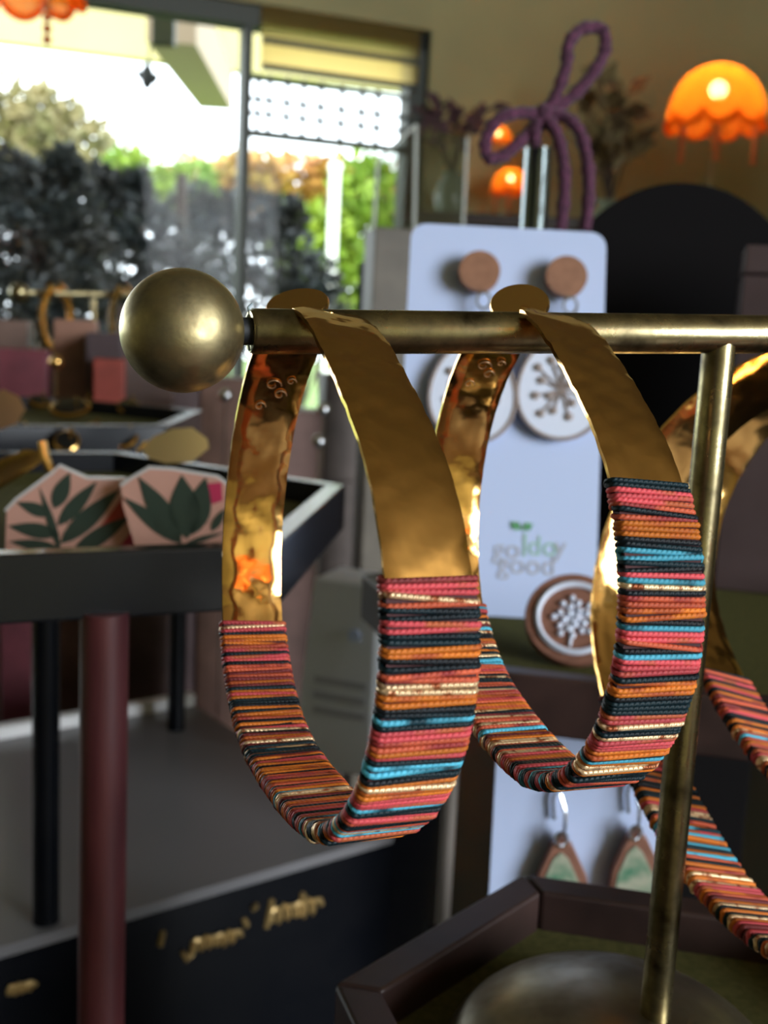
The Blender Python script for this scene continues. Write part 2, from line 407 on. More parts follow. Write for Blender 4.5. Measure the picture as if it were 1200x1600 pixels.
def lamp(c, R, label, power, name='table_lamp', stand=None, pendant=False, lobes=9):
    c = Vector(c); t = thing(name, c if pendant else Vector((c.x, c.y, stand)), label, 'lamp')
    # scalloped dome: 0 rim .. 1 top
    vs = []; fs = []; n = lobes * 10; rows = 16; Hh = R * 1.15
    for i in range(rows + 1):
        u = i / rows
        r = R * (1.02 * math.sqrt(max(0, 1 - (u * .97) ** 2.3)) + .02)
        for k in range(n):
            a = 2 * pi * k / n; sc_ = abs(sin(a * lobes / 2))
            z = c.z + Hh * u - (1 - u) ** 2 * R * .26 * sc_ ** .6
            rr = r * (1 + .07 * (1 - u) * sc_ + .06 * u * (1 - u) * 2 * sc_)
            vs.append((c.x + rr * cos(a), c.y + rr * sin(a), z))
    for i in range(rows):
        for k in range(n):
            l = (k + 1) % n; fs.append((i * n + k, i * n + l, (i + 1) * n + l, (i + 1) * n + k))
    sh = link_mesh('lamp_shade', MB().add(vs, fs), SHADE, t)
    rim = []
    for k in range(n):
        a = 2 * pi * k / n; sc_ = abs(sin(a * lobes / 2))
        rim.append((c.x + R * (1.05 + .07 * sc_) * cos(a), c.y + R * (1.05 + .07 * sc_) * sin(a), c.z - R * .26 * sc_ ** .6))
    link_mesh('scalloped_edge', MB().tube(rim, R * .07, 6, True), SHADE, sh)
    link_mesh('bulb', MB().sphere((c.x, c.y, c.z + Hh * .55), R * .2), BULB, t)
    for a in (-1.75, -2.6, -.7):
        mb = MB()
        for k in range(5): mb.sphere((c.x + R * cos(a), c.y + R * sin(a), c.z - R * (.35 + .17 * k)), R * .08, 10, 6)
        link_mesh('bead_string', mb, BEAD, t)
    if pendant:
        link_mesh('cable', MB().tube([(c.x, c.y, c.z + Hh), (c.x, c.y, ZT)], .004, 6), FRAME, t)
    else:
        hgt = c.z - stand
        link_mesh('stem', MB().lathe((c.x, c.y, stand), [(R * .5, 0), (R * .5, .015), (R * .2, .03), (R * .09, .06), (R * .09, hgt * .5), (R * .14, hgt * .55), (R * .08, hgt * .6), (R * .08, hgt + Hh * .45)], 20), BRASS, t)
    ld = bpy.data.lights.new('bulb_light', 'POINT'); ld.energy = power; ld.color = (1, .66, .3); ld.shadow_soft_size = R * .22
    lo = bpy.data.objects.new('bulb_light', ld); COL.objects.link(lo); lo.parent = t; lo.location = Vector((c.x, c.y, c.z + Hh * .55)) - t.location
    return t
# sideboard along the right wall that carries lamps and vases
sbd = P(900, 420, 2.35); SBZ = sbd.z
t = thing('sideboard', (.75, 2.45, 0), 'low dark wooden sideboard below the warm lamp', 'sideboard')
link_mesh('cabinet', MB().box((.75, 2.45, (SBZ - .03) / 2 + .03), (1.15, .42, SBZ - .09)), DWOOD, t, False)
link_mesh('worktop', MB().box((.75, 2.45, SBZ - .015), (1.2, .46, .03)), DWOOD, t, False, bevel=.004)
for x in (.22, 1.28):
    for y in (2.28, 2.62): link_mesh('leg', MB().box((x, y, .03), (.05, .05, .06)), DWOOD, t, False)
lc = P(1118, 185, 2.3)
lamp(lc, 68 / FPX * 2.3, 'glowing orange woven lamp with scalloped shade above the black arched board', 5.5, stand=SBZ)
l2 = P(797, 296, 2.5)
lamp(l2, 27 / FPX * 2.5, 'tiny glowing orange lamp behind the grey tube with the purple bow', .35, stand=P(797, 350, 2.5).z, lobes=7)
lamp(P(778, 222, 2.6), 20 / FPX * 2.6, 'tiny amber lamp framed by the loop of the purple bow', .25, stand=P(797, 350, 2.5).z, lobes=7)
tag(link_mesh('wall_shelf', MB().box((P(800, 350, 2.5).x, 2.51, P(797, 350, 2.5).z - .012), (.5, .22, .024)), DWOOD, None, False), 'narrow dark shelf under the tiny orange lamp', 'shelf')
lp = P(20, -28, 1.9)
lamp(lp, 95 / FPX * 1.9, 'reddish orange pendant lampshade hanging by the window head', .5, 'pendant_lamp', pendant=True)
# dried plants
LEAFDRY = mat('dried_leaf', (132, 112, 72), .8, rgb2=(96, 80, 56), scale=30)
FLOW = mat('dried_flower', (104, 70, 78), .8, rgb2=(80, 58, 60), scale=30)
VASE = mat('glass_green_vase', (120, 128, 108), .25)
def vase_plant(px, D, base_z, hv, rv, tips, label, leafm, leafL):
    b = P(px, 400, D); b = Vector((b.x, b.y, base_z))
    t = thing('dried_plant', b, label, 'plant')
    link_mesh('vase', MB().lathe(b, [(rv * .7, 0), (rv, hv * .35), (rv * .8, hv * .75), (rv * .5, hv * .9), (rv * .6, hv)], 20), VASE, t)
    st = MB(); lf = MB()
    for (x, y) in tips:
        e = P(x, y, D + random.uniform(-.08, .08)); s0 = b + Vector((0, 0, hv * .9))
        mid = s0.lerp(e, .5) + Vector((random.uniform(-.02, .02), 0, .03))
        st.tube([s0, mid, e], .003, 5)
        for k in range(11):
            u = random.uniform(.35, 1.05); q = s0.lerp(mid, u * 2) if u < .5 else mid.lerp(e, (u - .5) * 2)
            lf.leaf(q, Vector((random.uniform(-1, 1), random.uniform(-1, 1), random.uniform(-.2, 1))), Vector((random.uniform(-1, 1), -1, random.uniform(-1, 1))), leafL * random.uniform(.6, 1.2), leafL * .45)
    link_mesh('stem', st, BARK, t); link_mesh('leaves', lf, leafm, t, False)['kind'] = 'stuff'
vase_plant(700, 2.46, P(797, 350, 2.5).z, .1, .04, [(660, 170), (690, 160), (720, 175), (745, 195), (640, 215), (765, 170)], 'dried flowers in a vase left of the tiny orange lamp', FLOW, .05)
vase_plant(945, 2.3, SBZ, .14, .045, [(940, 130), (975, 155), (915, 160), (985, 215), (930, 190), (960, 240)], 'dry leafy branches in a vase between the purple bow and glowing lamp', LEAFDRY, .07)

# ------------------------------------------------------------------ counter and back riser
ZCT = ZC - .33
t = thing('display_counter', (0, .45, 0), 'black counter under the jewellery displays', 'counter')
link_mesh('counter_top', MB().box((.05, .45, ZCT - .015), (1.5, 1.0, .03)), BWOOD, t, False, bevel=.003)
link_mesh('cabinet_body', MB().box((.05, .45, (ZCT - .03) / 2), (1.44, .94, ZCT - .03)), BWOOD, t, False)
ZR = ZC - .20
q0, q1 = ground(0, 1480, ZR), ground(520, 1330, ZR)
rd = (q1 - q0); rd.z = 0; rd.normalize(); rn = Vector((-rd.y, rd.x, 0))
ra = q0 - rd * .16; rb = q1 + rd * .03
t = thing('display_riser', Vector(((ra.x + rb.x) / 2, (ra.y + rb.y) / 2, ZCT)), 'long black riser box with grey glossy top and gold script on its front', 'riser')
def vz(p, z): return Vector((p.x, p.y, z))
fp = [ra, rb, rb + rn * .185, ra + rn * .185]
link_mesh('box_body', MB().hull8([vz(p, ZCT) for p in fp] + [vz(p, ZR - .004) for p in fp]), BWOOD, t, False)
link_mesh('top_board', MB().hull8([vz(p, ZR - .004) for p in fp] + [vz(p, ZR) for p in fp]), GREY, t, False)
e0 = fp[3]; e1 = fp[2]
link_mesh('window_glint_strip', MB().hull8([vz(p, ZR) for p in (e0 - rn * .006, e1 - rn * .006, e1, e0)] + [vz(p, ZR + .006) for p in (e0 - rn * .006, e1 - rn * .006, e1, e0)]), WHITE, t, False)  # white strip stands in for the window's reflection along the back edge
# gold handwriting on the front: looping strokes
def stroke(pts, r=.0011):
    link_mesh('gold_letter', MB().tube([onplane(x, y, q0 - rn * .0006, rn) for x, y in pts], r, 5), GOLDINK, t)
def script(x0, y0, x1, y1, h, n):
    pts = []
    for k in range(n * 8 + 1):
        u = k / (n * 8); a = 2 * pi * k / 8
        pts.append((x0 + (x1 - x0) * u + 4.5 * cos(a), y0 + (y1 - y0) * u + h * sin(a) * (.6 + .5 * sin(k * 1.7) ** 2)))
    stroke(pts)
script(300, 1478, 372, 1462, 9, 6); stroke([(303, 1470), (300, 1490), (292, 1500), (285, 1488)])
script(420, 1432, 498, 1414, 12, 6); stroke([(470, 1430), (473, 1395)]); stroke([(425, 1405), (416, 1450)])
stroke([(380, 1444), (386, 1440)], .002); stroke([(396, 1416), (398, 1418)], .0018); stroke([(255, 1455), (250, 1478)])
script(14, 1548, 50, 1540, 6, 4)
# grey carton on the riser
c0 = ground(520, 1205, ZR); hx = .044
t = thing('paper_carton', c0, 'pale grey upright carton standing on the riser behind the front hoop', 'box')
cx, cyv = Vector((.93, -.36, 0)), Vector((.36, .93, 0))
bp_ = [c0 - cx * .022, c0 + cx * .018, c0 + cx * .018 + cyv * .03, c0 - cx * .022 + cyv * .03]
topz = P(520, 905, .5).z
tp_ = [vz(bp_[0], topz) + Vector((.008, 0, 0)), vz(bp_[1], topz), vz(bp_[2], topz), vz(bp_[3], topz) + Vector((.008, 0, 0))]
link_mesh('carton_body', MB().hull8(bp_ + tp_), CARTON, t, False, bevel=.001)
for k in (.32, .4, .48):
    zz = c0.z + (topz - c0.z) * k
    link_mesh('printed_line', MB().box(vz(c0, zz) - cyv * .0004 + cx * .002, (.026, .0006, .003), ax=(cx, cyv, up)), INK_G, t, False)
link_mesh('seal', MB().lathe(vz(c0, c0.z + (topz - c0.z) * .74) + cx * .008 , [(.003, 0), (.003, .0012)], 14, ax=-cyv), CARD, t)

# ------------------------------------------------------------------ hexagonal trays
def hexc(a, b, side=None, left=True):
    d = b - a; d.z = 0; s = side or d.length; d.normalize()
    n = Vector((-d.y, d.x, 0)) * (1 if left else -1)
    return a + d * s / 2 + n * s * math.sqrt(3) / 2, s, math.atan2(-n.y, -n.x) + pi / 6
def hex_tray(name, label, c, s, rot, zt, hgt, legs, legm, legr, rimm=DWOOD, drop=.006, rw=.0052, legz=ZCT, post=None):
    t = thing(name, Vector((c.x, c.y, legz)), label, 'tray')
    ap = (s - rw * 2 / math.sqrt(3))
    for k in range(6):
        a0, a1 = rot + k * pi / 3, rot + (k + 1) * pi / 3
        po = [c + Vector((cos(a), sin(a), 0)) * s for a in (a0, a1)]; pi_ = [c + Vector((cos(a), sin(a), 0)) * ap for a in (a1, a0)]
        q = [vz(p, zt - hgt) for p in po + pi_]; r = [vz(p, zt) for p in po + pi_]
        g = (po[1] - po[0]).normalized() * .00012                 # hairline mitre joint
        q = [q[0] + g, q[1] - g, q[2] - g, q[3] + g]; r = [r[0] + g, r[1] - g, r[2] - g, r[3] + g]
        link_mesh('rim_board', MB().hull8(q + r), rimm, t, False, bevel=.0005)
    pl = [vz(c + Vector((cos(rot + k * pi / 3), sin(rot + k * pi / 3), 0)) * (ap + .001), zt - hgt + .0006) for k in range(6)]
    link_mesh('bottom', MB().prism(pl, (0, 0, hgt - drop - .0012)), rimm, t, False)
    link_mesh('felt_lining', MB().prism([p + Vector((0, 0, hgt - drop - .0012)) for p in pl], (0, 0, .0006)), FELT, t, False)
    for l in legs:
        zz0 = (l[2] if len(l) > 2 else legz) + .0004
        link_mesh('leg', MB().lathe((l[0], l[1], zz0), [(legr * 1.02, 0), (legr, .003), (legr, zt - hgt + .001 - zz0)], 20), BWOOD if len(l) > 2 else legm, t)
    return t, zt - drop
# tray on the left with the leaf earrings
Z1 = ZC - .040
a, b = ground(437, 852, Z1), ground(540, 757, Z1)
c1, s1, r1 = hexc(a, b)
lg = P(163, 1010, .2)
tray1, F1 = hex_tray('hexagonal_tray', 'black hexagonal tray on a dark red post holding leaf print earrings', c1, s1, r1, Z1, .0125,
                     [(lg.x, lg.y), (ground(72, 1440, ZR).x, ground(72, 1440, ZR).y, ZR)], REDWOOD, .0044, rimm=RIMB)
# tray behind it
Z2 = ZC - .036
a = ground(316, 641, Z2); b = ground(228, 679, Z2); dd = (b - a).normalized()
c2, s2, r2 = hexc(a + dd * .09, a)
l1, l2_ = ground(72, 1440, ZR), ground(275, 1140, ZR)
tray2, F2 = hex_tray('hexagonal_tray', 'farther black hexagonal tray with dark enamel studs, behind the leaf print earrings', c2, s2, r2, Z2, .011,
                     [(l2_.x, l2_.y, ZR), (c2.x - .04, c2.y + .02, ZR)], BWOOD, .0044, rimm=RIMB, legz=ZR)
# tray under the jewellery stand
Z3 = ZC - .080
a, b = ground(523, 1536, Z3), ground(818, 1364, Z3)
c3, s3, r3 = hexc(a, b, left=False)
tray3, F3 = hex_tray('hexagonal_tray', 'small dark brown hexagonal tray under the domed base of the jewellery stand', c3, s3, r3, Z3, .011,
                     [(c3.x + s3 * .6 * cos(q), c3.y + s3 * .6 * sin(q)) for q in (.3, 2.4, 4.5)], DWOOD, .004)
# tray with the earring card
Z4 = ZC - .063
a, b = ground(748, 1046, Z4), ground(940, 1068, Z4)
c4, s4, r4 = hexc(a, b, .085)
tray4, F4 = hex_tray('hexagonal_tray', 'dark hexagonal tray lined in green felt carrying the round wooden badge', c4, s4, r4, Z4, .012,
                     [(P(700, 1300, .32).x, P(700, 1300, .32).y), (c4.x + .05, c4.y + .03), (c4.x - .01, c4.y - .0)], mat('grey_post', (120, 112, 104), .5), .0021)
# upright tube through that tray, with the bow on it
TUBE = mat('polished_tube', (120, 130, 130), .22, .9)
tb = P(842, 232, .335); tbz = F4
tl = thing('tube_post', Vector((tb.x, tb.y, tbz)), 'polished grey tube post under the purple bow', 'post')
link_mesh('tube', MB().lathe((tb.x, tb.y, tbz), [(.0042, 0), (.0042, tb.z - tbz)], 28), TUBE, tl)
link_mesh('foot', MB().lathe((tb.x, tb.y, tbz), [(.009, 0), (.009, .002), (.0045, .004)], 28), TUBE, tl)

# ------------------------------------------------------------------ purple bow
D = .333
def cord(pts, r=.0019, dd=0):
    out = []
    n = len(pts)
    for i in range(n - 1):                                        # catmull-rom through the listed points
        p0, p1, p2, p3 = pts[max(i - 1, 0)], pts[i], pts[i + 1], pts[min(i + 2, n - 1)]
        for k in range(6):
            u = k / 6
            out.append(tuple(.5 * ((2 * p1[j]) + (-p0[j] + p2[j]) * u + (2 * p0[j] - 5 * p1[j] + 4 * p2[j] - p3[j]) * u * u + (-p0[j] + 3 * p1[j] - 3 * p2[j] + p3[j]) * u ** 3) for j in range(3)))
    out.append(pts[-1])
    pp_ = [P(x, y, D + z / 1000) for x, y, z in out]
    return MB().tube(pp_, [r * (1 + .12 * sin(i * 2.3) + .08 * sin(i * 5.1)) for i in range(len(pp_))], 8)
t = thing('cord_bow', P(848, 215, D), 'purple chenille cord tied in a bow on top of the tube', 'bow')
link_mesh('loop', cord([(848, 182, -6), (868, 150, -8), (884, 105, -9), (888, 70, -10), (908, 46, -9), (940, 46, -8), (945, 78, -7), (928, 112, -7), (895, 150, -6), (852, 180, -6)]), PURPLE, t)
link_mesh('loop', cord([(848, 182, -6), (815, 176, -9), (780, 186, -10), (760, 215, -9), (762, 245, -8), (785, 244, -7), (812, 222, -7), (840, 192, -6)]), PURPLE, t)
link_mesh('tail', cord([(850, 182, -7), (880, 182, -8), (905, 205, -9), (917, 250, -9), (920, 300, -9), (914, 360, -8)]), PURPLE, t)
link_mesh('tail', cord([(850, 184, -8), (868, 205, -9), (880, 250, -9), (882, 300, -8), (876, 360, -7)]), PURPLE, t)
link_mesh('tail', cord([(848, 186, -7), (838, 196, -8), (836, 215, -7), (838, 228, -6)]), PURPLE, t)
link_mesh('knot', MB().sphere(P(850, 182, D - .007), .0032, 16, 10, (1, 1, 1.25)), PURPLE, t)

# ------------------------------------------------------------------ black arched board and brown box
o = P(1075, 285, .365); Ra = .042
pts = []
cen = Vector((o.x, o.y, o.z - Ra))
zb_ = F4 + .0002
poly = [Vector((cen.x + Ra * 1.0 * cos(a), cen.y, cen.z + Ra * sin(a))) for a in [pi * k / 28 for k in range(29)]]
poly += [Vector((cen.x - Ra * 1.0, cen.y, ZCT)), Vector((cen.x + Ra * 1.0, cen.y, ZCT))]
tag(link_mesh('arched_board', MB().prism(poly, (0, .006, 0)), BLACK, None, False, bevel=.0008), 'tall black arched display board behind the earring card', 'display board')
bl = P(1166, 382, .31); br = P(1400, 395, .30)
bx_ = Vector((br.x - bl.x, br.y - bl.y, 0)).normalized(); by_ = Vector((-bx_.y, bx_.x, 0))
q = [vz(bl, F4), vz(bl, F4) + bx_ * .06, vz(bl, F4) + bx_ * .06 + by_ * .03, vz(bl, F4) + by_ * .03]
t = thing('wooden_box', vz((q[0] + q[2]) / 2, F4), 'plain dark brown wooden box beside the black arched board', 'box')
BOXB = mat('brown_box_wood', (74, 58, 58), .55, rgb2=(64, 48, 48), scale=50)
zlid = bl.z - .008
link_mesh('box_body', MB().hull8(q + [vz(p, zlid - .0005) for p in q]), BOXB, t, False, bevel=.0006)
link_mesh('lid', MB().hull8([vz(p, zlid) for p in q] + [vz(p, bl.z) for p in q]), BOXB, t, False, bevel=.0006)

# ------------------------------------------------------------------ earring card in the tray
class Plane:
    def __init__(s, tl, tr, bl):
        s.o = tl; s.u = (tr - tl); s.w = s.u.length; s.u.normalize()
        v = bl - tl; v -= s.u * v.dot(s.u); s.h = v.length; s.v = v.normalized(); s.n = s.u.cross(s.v).normalized()
        if s.n.dot(CAM - tl) < 0: s.n = -s.n
    def W(s, a, b, h=0): return s.o + s.u * a + s.v * b + s.n * h
    def px(s, x, y, h=0): return onplane(x, y, s.o + s.n * h, s.n)
def rrect(pl, w, h, r, off=0):
    out = []
    for cx_, cy_, a0 in ((w - r, h - r, 0), (r, h - r, 90), (r, r, 180), (w - r, r, 270)):
        for k in range(7):
            a = rad(a0 + k * 15); out.append(pl.W(cx_ + r * cos(a), cy_ + r * sin(a), off))
    return out
def text_mesh(s, size):
    cu = bpy.data.curves.new('txt', 'FONT'); cu.body = s; cu.size = size; cu.align_x = 'CENTER'
    ob = bpy.data.objects.new('txt', cu); COL.objects.link(ob)
    dg = bpy.context.evaluated_depsgraph_get(); me = bpy.data.meshes.new_from_object(ob.evaluated_get(dg))
    vs = [v.co.copy() for v in me.vertices]; fs = [tuple(p.vertices) for p in me.polygons]
    bpy.data.objects.remove(ob); bpy.data.meshes.remove(me); return vs, fs
def put_text(name, pl, s, size, x, y, mt, parent, rot=0):
    vs, fs = text_mesh(s, size); c = pl.px(x, y, .0002)
    cr, sr = cos(rot), sin(rot)
    return link_mesh(name, MB().add([c + pl.u * (v.x * cr - v.y * sr) - pl.v * (v.x * sr + v.y * cr) for v in vs], fs), mt, parent, False)
zb = F4 + .0003
def foot(x, y, z):
    g = ground(x, y, z); return g
cbl = foot(676, 958, zb)
D0 = (cbl - CAM).dot(_F)
pl = Plane(P(643, 348, D0 + .012), P(948, 364, D0 + .012), cbl)
card = thing('earring_card', cbl, 'white rounded display card with wooden drop earrings above a green sprout logo', 'card')
link_mesh('card_sheet', MB().prism(rrect(pl, pl.w, pl.h, .0042), -pl.n * .0006), CARD, card, False)
put_text('lettering', pl, 'go', .0074, 791, 872, INK_G, card)
put_text('lettering', pl, 'l', .0088, 819, 869, INK_GR, card)
put_text('lettering', pl, 'do', .0074, 847, 868, INK_GR, card)
put_text('lettering', pl, 'y', .0074, 875, 868, INK_G, card)
put_text('lettering', pl, 'good', .0074, 822, 897, INK_G, card)
mb = MB()
for (xa, ya, xb, yb, w_) in ((816, 828, 797, 815, 7), (816, 828, 833, 818, 6)):
    A0, B0 = pl.px(xa, ya, .0003), pl.px(xb, yb, .0003); mb.leaf(A0, B0 - A0, pl.n, (B0 - A0).length, .0024)
link_mesh('sprout', mb, INK_LEAF, card, False)
# the earrings on it
def ring(pl, x, y, rx, ry, r, h, n=30):
    c = pl.px(x, y, h); return [c + pl.u * rx * cos(2 * pi * k / n) + pl.v * ry * sin(2 * pi * k / n) for k in range(n)]
for dx, dy, ox, oy, wh in ((748, 428, 738, 612, 'left'), (883, 436, 876, 606, 'right')):
    nm = 'nearer the front hoop' if wh == 'left' else 'nearer the black board'
    e = thing('drop_earring', pl.px(ox, oy + 85, .003), ('wooden disc earring with oval dandelion drop on white card, ' + nm), 'earring', 'dandelion drop earrings on the card')
    c = pl.px(dx, dy, .0022); r = 33 / FPX * D0
    link_mesh('wooden_disc', MB().lathe(c, [(r, 0), (r, .0028)], 32, ax=pl.n), TAN, e)
    link_mesh('jump_ring', MB().tube(ring(pl, dx + 8, dy + 42, .0018, .0022, 0, .004, 16), .0005, 6, True), SILVER, e)
    rx, ry = 68 / FPX * D0, 82 / FPX * D0
    def oval(k, s, h): return pl.px(ox, oy, h) + pl.u * rx * s * cos(k) * (1 - .12 * -sin(k)) + pl.v * ry * s * sin(k)
    plate = link_mesh('oval_plate', MB().prism([oval(2 * pi * k / 36, 1, .002) for k in range(36)], pl.n * .0012), ENAMW, e, False)
    link_mesh('oval_rim', MB().tube([oval(2 * pi * k / 36, 1, .003) for k in range(36)], .0006, 6, True), DOT, e)
    mb = MB(); st = MB(); root = oval(pi * 1.5, .75, .0034)
    for k in range(15):
        a = 2.4 * k; s = .22 + .62 * math.sqrt(k / 15)
        q = oval(a, s * .85, .0034) - pl.v * ry * .05
        mb.lathe(q, [(.0011, -.0004), (.0011, .0003), (.0006, .0006)], 10, ax=pl.n); st.tube([oval(1.2, .05, .0034), q], .0003, 5)
    link_mesh('seed_heads', mb, DOT, e); link_mesh('seed_stems', st, DOT, e)
# round wooden badge
bc = P(897, 966, .242); bn = (Vector((-.12, -.80, .58))).normalized(); rB = 77 / FPX * .242
t = thing('round_badge', bc - Vector((0, 0, rB)), 'round wooden badge with white ring and dandelion motif leaning on the felt', 'badge')
link_mesh('badge_disc', MB().lathe(bc - bn * .0025, [(rB * .97, 0), (rB, .0005), (rB, .0021), (rB * .97, .0026)], 44, ax=bn), BROWNW, t)
X = Vector((0, 0, 1)); BX = (Vector((1, 0, 0)) - bn * bn.x).normalized(); BY = bn.cross(BX)
def bpt(r, a, h=.0004): return bc + bn * h + (BX * cos(a) + BY * sin(a)) * r
link_mesh('white_ring', MB().tube([bpt(rB * .74, 2 * pi * k / 40) for k in range(40)], .00075, 6, True), ENAMW, t)
mb = MB()
for k in range(22):
    a = 2.4 * k; r = rB * .46 * math.sqrt((k + .5) / 22)
    mb.sphere(bpt(r, a), .00075, 8, 5); mb.tube([bpt(0, 0, .0002), bpt(r, a, .0002)], .0002, 4)
mb.tube([bpt(0, 0), bpt(rB * .62, -1.75)], .0004, 5)
link_mesh('dandelion_motif', mb, ENAMW, t)

# ------------------------------------------------------------------ lower card on a black block
blk_z = ZC - .150
Dl = .232
pl2 = Plane(P(778, 1141, Dl), P(1052, 1150, Dl), P(776, 1600, Dl + .012))
hh = .066
lb = pl2.W(0, hh)
bq = Vector((lb.x + .018, lb.y + .012, ZCT))
tag(link_mesh('display_block', MB().box((bq.x, bq.y, (ZCT + lb.z) / 2 - .0002), (.06, .05, lb.z - ZCT - .0004)), BLACK, None, False, bevel=.001), 'small black display block under the lower earring card', 'block')
lc2 = thing('earring_card', lb, 'lower white card with two pointed wood and green resin earrings', 'card')
link_mesh('card_sheet', MB().prism([pl2.W(0, 0), pl2.W(pl2.w, 0), pl2.W(pl2.w, hh), pl2.W(0, hh)], -pl2.n * .0006), CARD, lc2, False)
RESIN = mat('green_resin', (70, 128, 100), .25, rgb2=(168, 170, 150), scale=160, ramp=(.4, .6))
for ex, ey, k_ in ((876, 1300, 'its twin nearer the brass post is whole'), (992, 1290, 'next to the brass post')):
    lab = 'pointed wooden earring with green resin centre on the lower card, ' + ('away from the brass post' if ex == 876 else 'close to the brass post')
    e = thing('pointed_earring', pl2.px(ex, ey + 180, .003), lab, 'earring', 'pointed resin earrings on the lower card')
    sh = [(0, 0), (16, 14), (38, 62), (46, 110), (34, 158), (0, 180), (-34, 158), (-46, 110), (-38, 62), (-16, 14)]
    def loc(s, h): return [pl2.px(ex + x * s, ey + 95 + (y - 95) * s, h) for x, y in sh]
    link_mesh('wooden_drop', MB().prism(loc(1, .0015), pl2.n * .0025), BROWNW, e, False, bevel=.0003)
    link_mesh('resin_inlay', MB().prism([pl2.px(ex + x * .72, ey + 98 + (y - 95) * .72, .0036) for x, y in sh], pl2.n * .0007), RESIN, e, False)
    hk = [(ex + 2, ey + 14, 1), (ex + 6, ey - 6, 4), (ex + 8, ey - 30, 4), (ex, ey - 58, 3), (ex - 8, ey - 66, 1), (ex - 12, ey - 50, 1), (ex - 10, ey - 20, 1)]
    link_mesh('ear_hook', MB().tube([pl2.px(x, y, z / 1000) for x, y, z in hk], .0004, 6), SILVER, e)
    link_mesh('jump_ring', MB().tube(ring(pl2, ex + 1, ey + 12, .0012, .0016, 0, .0042, 14), .0004, 6, True), SILVER, e)

# ------------------------------------------------------------------ brass jewellery stand
ba, bb = P(285, 517, .0925), P(1125, 522, .1125)
bdir = (bb - ba).normalized()
RB = .00525; rr_ = .00198
foot_xy = vz(bb, F3)
dome_c = Vector((foot_xy.x - .0035, foot_xy.y + .003, F3))
def make_stand(name, label, group=None):
    t = thing(name, dome_c, label, 'jewellery stand', group)
    rod0 = ba + bdir * (RB + .0006); far_end = bb + (bb - ba)
    n_ = 24
    link_mesh('cross_bar', MB().lathe(rod0, [(rr_ * .9, 0), (rr_, .0003), (rr_, (far_end - rod0).length - RB)], 32, ax=bdir), BRASS, t)
    link_mesh('neck', MB().lathe(ba, [(.0012, RB * .9), (.0012, RB + .001)], 16, ax=bdir), mat('dark_gap', (24, 28, 34), .6), t)
    link_mesh('ball_end', MB().sphere(ba, RB, 48, 32), BALL, t)
    link_mesh('ball_end', MB().sphere(far_end, RB, 48, 32), BRASS, t)
    zdome = .011; Rd = .0205
    prof = [(Rd, 0), (Rd, .0007)] + [(Rd * cos(a), .0007 + zdome * sin(a)) for a in [pi / 2 * k / 14 for k in range(1, 14)]] + [(.0004, .0007 + zdome)]
    link_mesh('domed_base', MB().lathe(dome_c, prof, 64), mat('base_brass', (168, 160, 140), .3, 1.0, rgb2=(120, 110, 90), scale=120, rough2=.5, bump=.15, bscale=1200, bdist=.00005), t)
    link_mesh('post', MB().lathe((bb.x, bb.y, F3 + .004), [(.00172, 0), (.00172, bb.z - F3 - .005)], 32), BRASS, t)
    return t
stand = make_stand('jewellery_stand', 'antique brass T bar stand with ball ends carrying the wrapped hoops')
mb = MB().tube([P(x, y, .0945) for x, y in ((395, 474), (388, 480), (390, 490), (386, 498), (388, 512), (387, 530), (390, 548))], .00012, 5)
tag(link_mesh('loose_thread', mb, mat('blue_thread', (150, 170, 180), .7)), 'wisp of pale thread caught between ball end and bar', 'thread')
# a second stand of the same kind behind, on the riser, with two small gold hoops
d2 = P(30, 457, .70); 
def far_stand():
    a2 = d2; b2 = P(260, 462, .76); bd2 = (b2 - a2).normalized()
    mid = a2 + bd2 * .05
    ZB = ZR + .13
    tag(link_mesh('display_block', MB().box((mid.x - .02, mid.y + .01, (ZCT + ZB) / 2), (.12, .062, ZB - ZCT)), BLACK, None, False), 'black display block under the small far stand', 'block')
    t = thing('jewellery_stand', vz(mid, ZB), 'small blurred brass T bar stand behind the trays, in front of the shrubs', 'jewellery stand')
    link_mesh('ball_end', MB().sphere(a2, .0062), BRASS, t); link_mesh('cross_bar', MB().lathe(a2, [(.0018, .004), (.0018, .1)], 16, ax=bd2), BRASS, t)
    link_mesh('ball_end', MB().sphere(a2 + bd2 * .103, .0062), BRASS, t)
    link_mesh('post', MB().lathe(vz(mid, ZB + .003), [(.0018, 0), (.0018, a2.z - ZB - .004)], 16), BRASS, t)
    link_mesh('domed_base', MB().lathe(vz(mid, ZB), [(.03, 0), (.03, .001), (.024, .006), (.012, .009), (.001, .01)], 32), BRASS, t)
    for px, lab in ((85, 'small plain gold hoop hanging on the blurred far stand by its ball end'), (190, 'small plain gold hoop hanging mid bar on the blurred far stand')):
        u = (px - 30) / 230; c = a2.lerp(b2, u) - Vector((0, 0, .017))
        h = thing('gold_hoop', c - Vector((0, 0, .02)), lab, 'earring', 'plain hoops on the far stand')
        pts = [c + Vector((.004 * cos(k), .018 * cos(k), .0205 * sin(k))) for k in [pi * .58 + 2 * pi * .94 * i / 40 for i in range(41)]]
        link_mesh('hoop_band', MB().tube(pts, .0045, 8, flat=.25), GOLDP, h)
        link_mesh('hoop_post', MB().tube([pts[0], pts[0] + Vector((0, .006, 0))], .0006, 6), GOLDP, h)
far_stand()

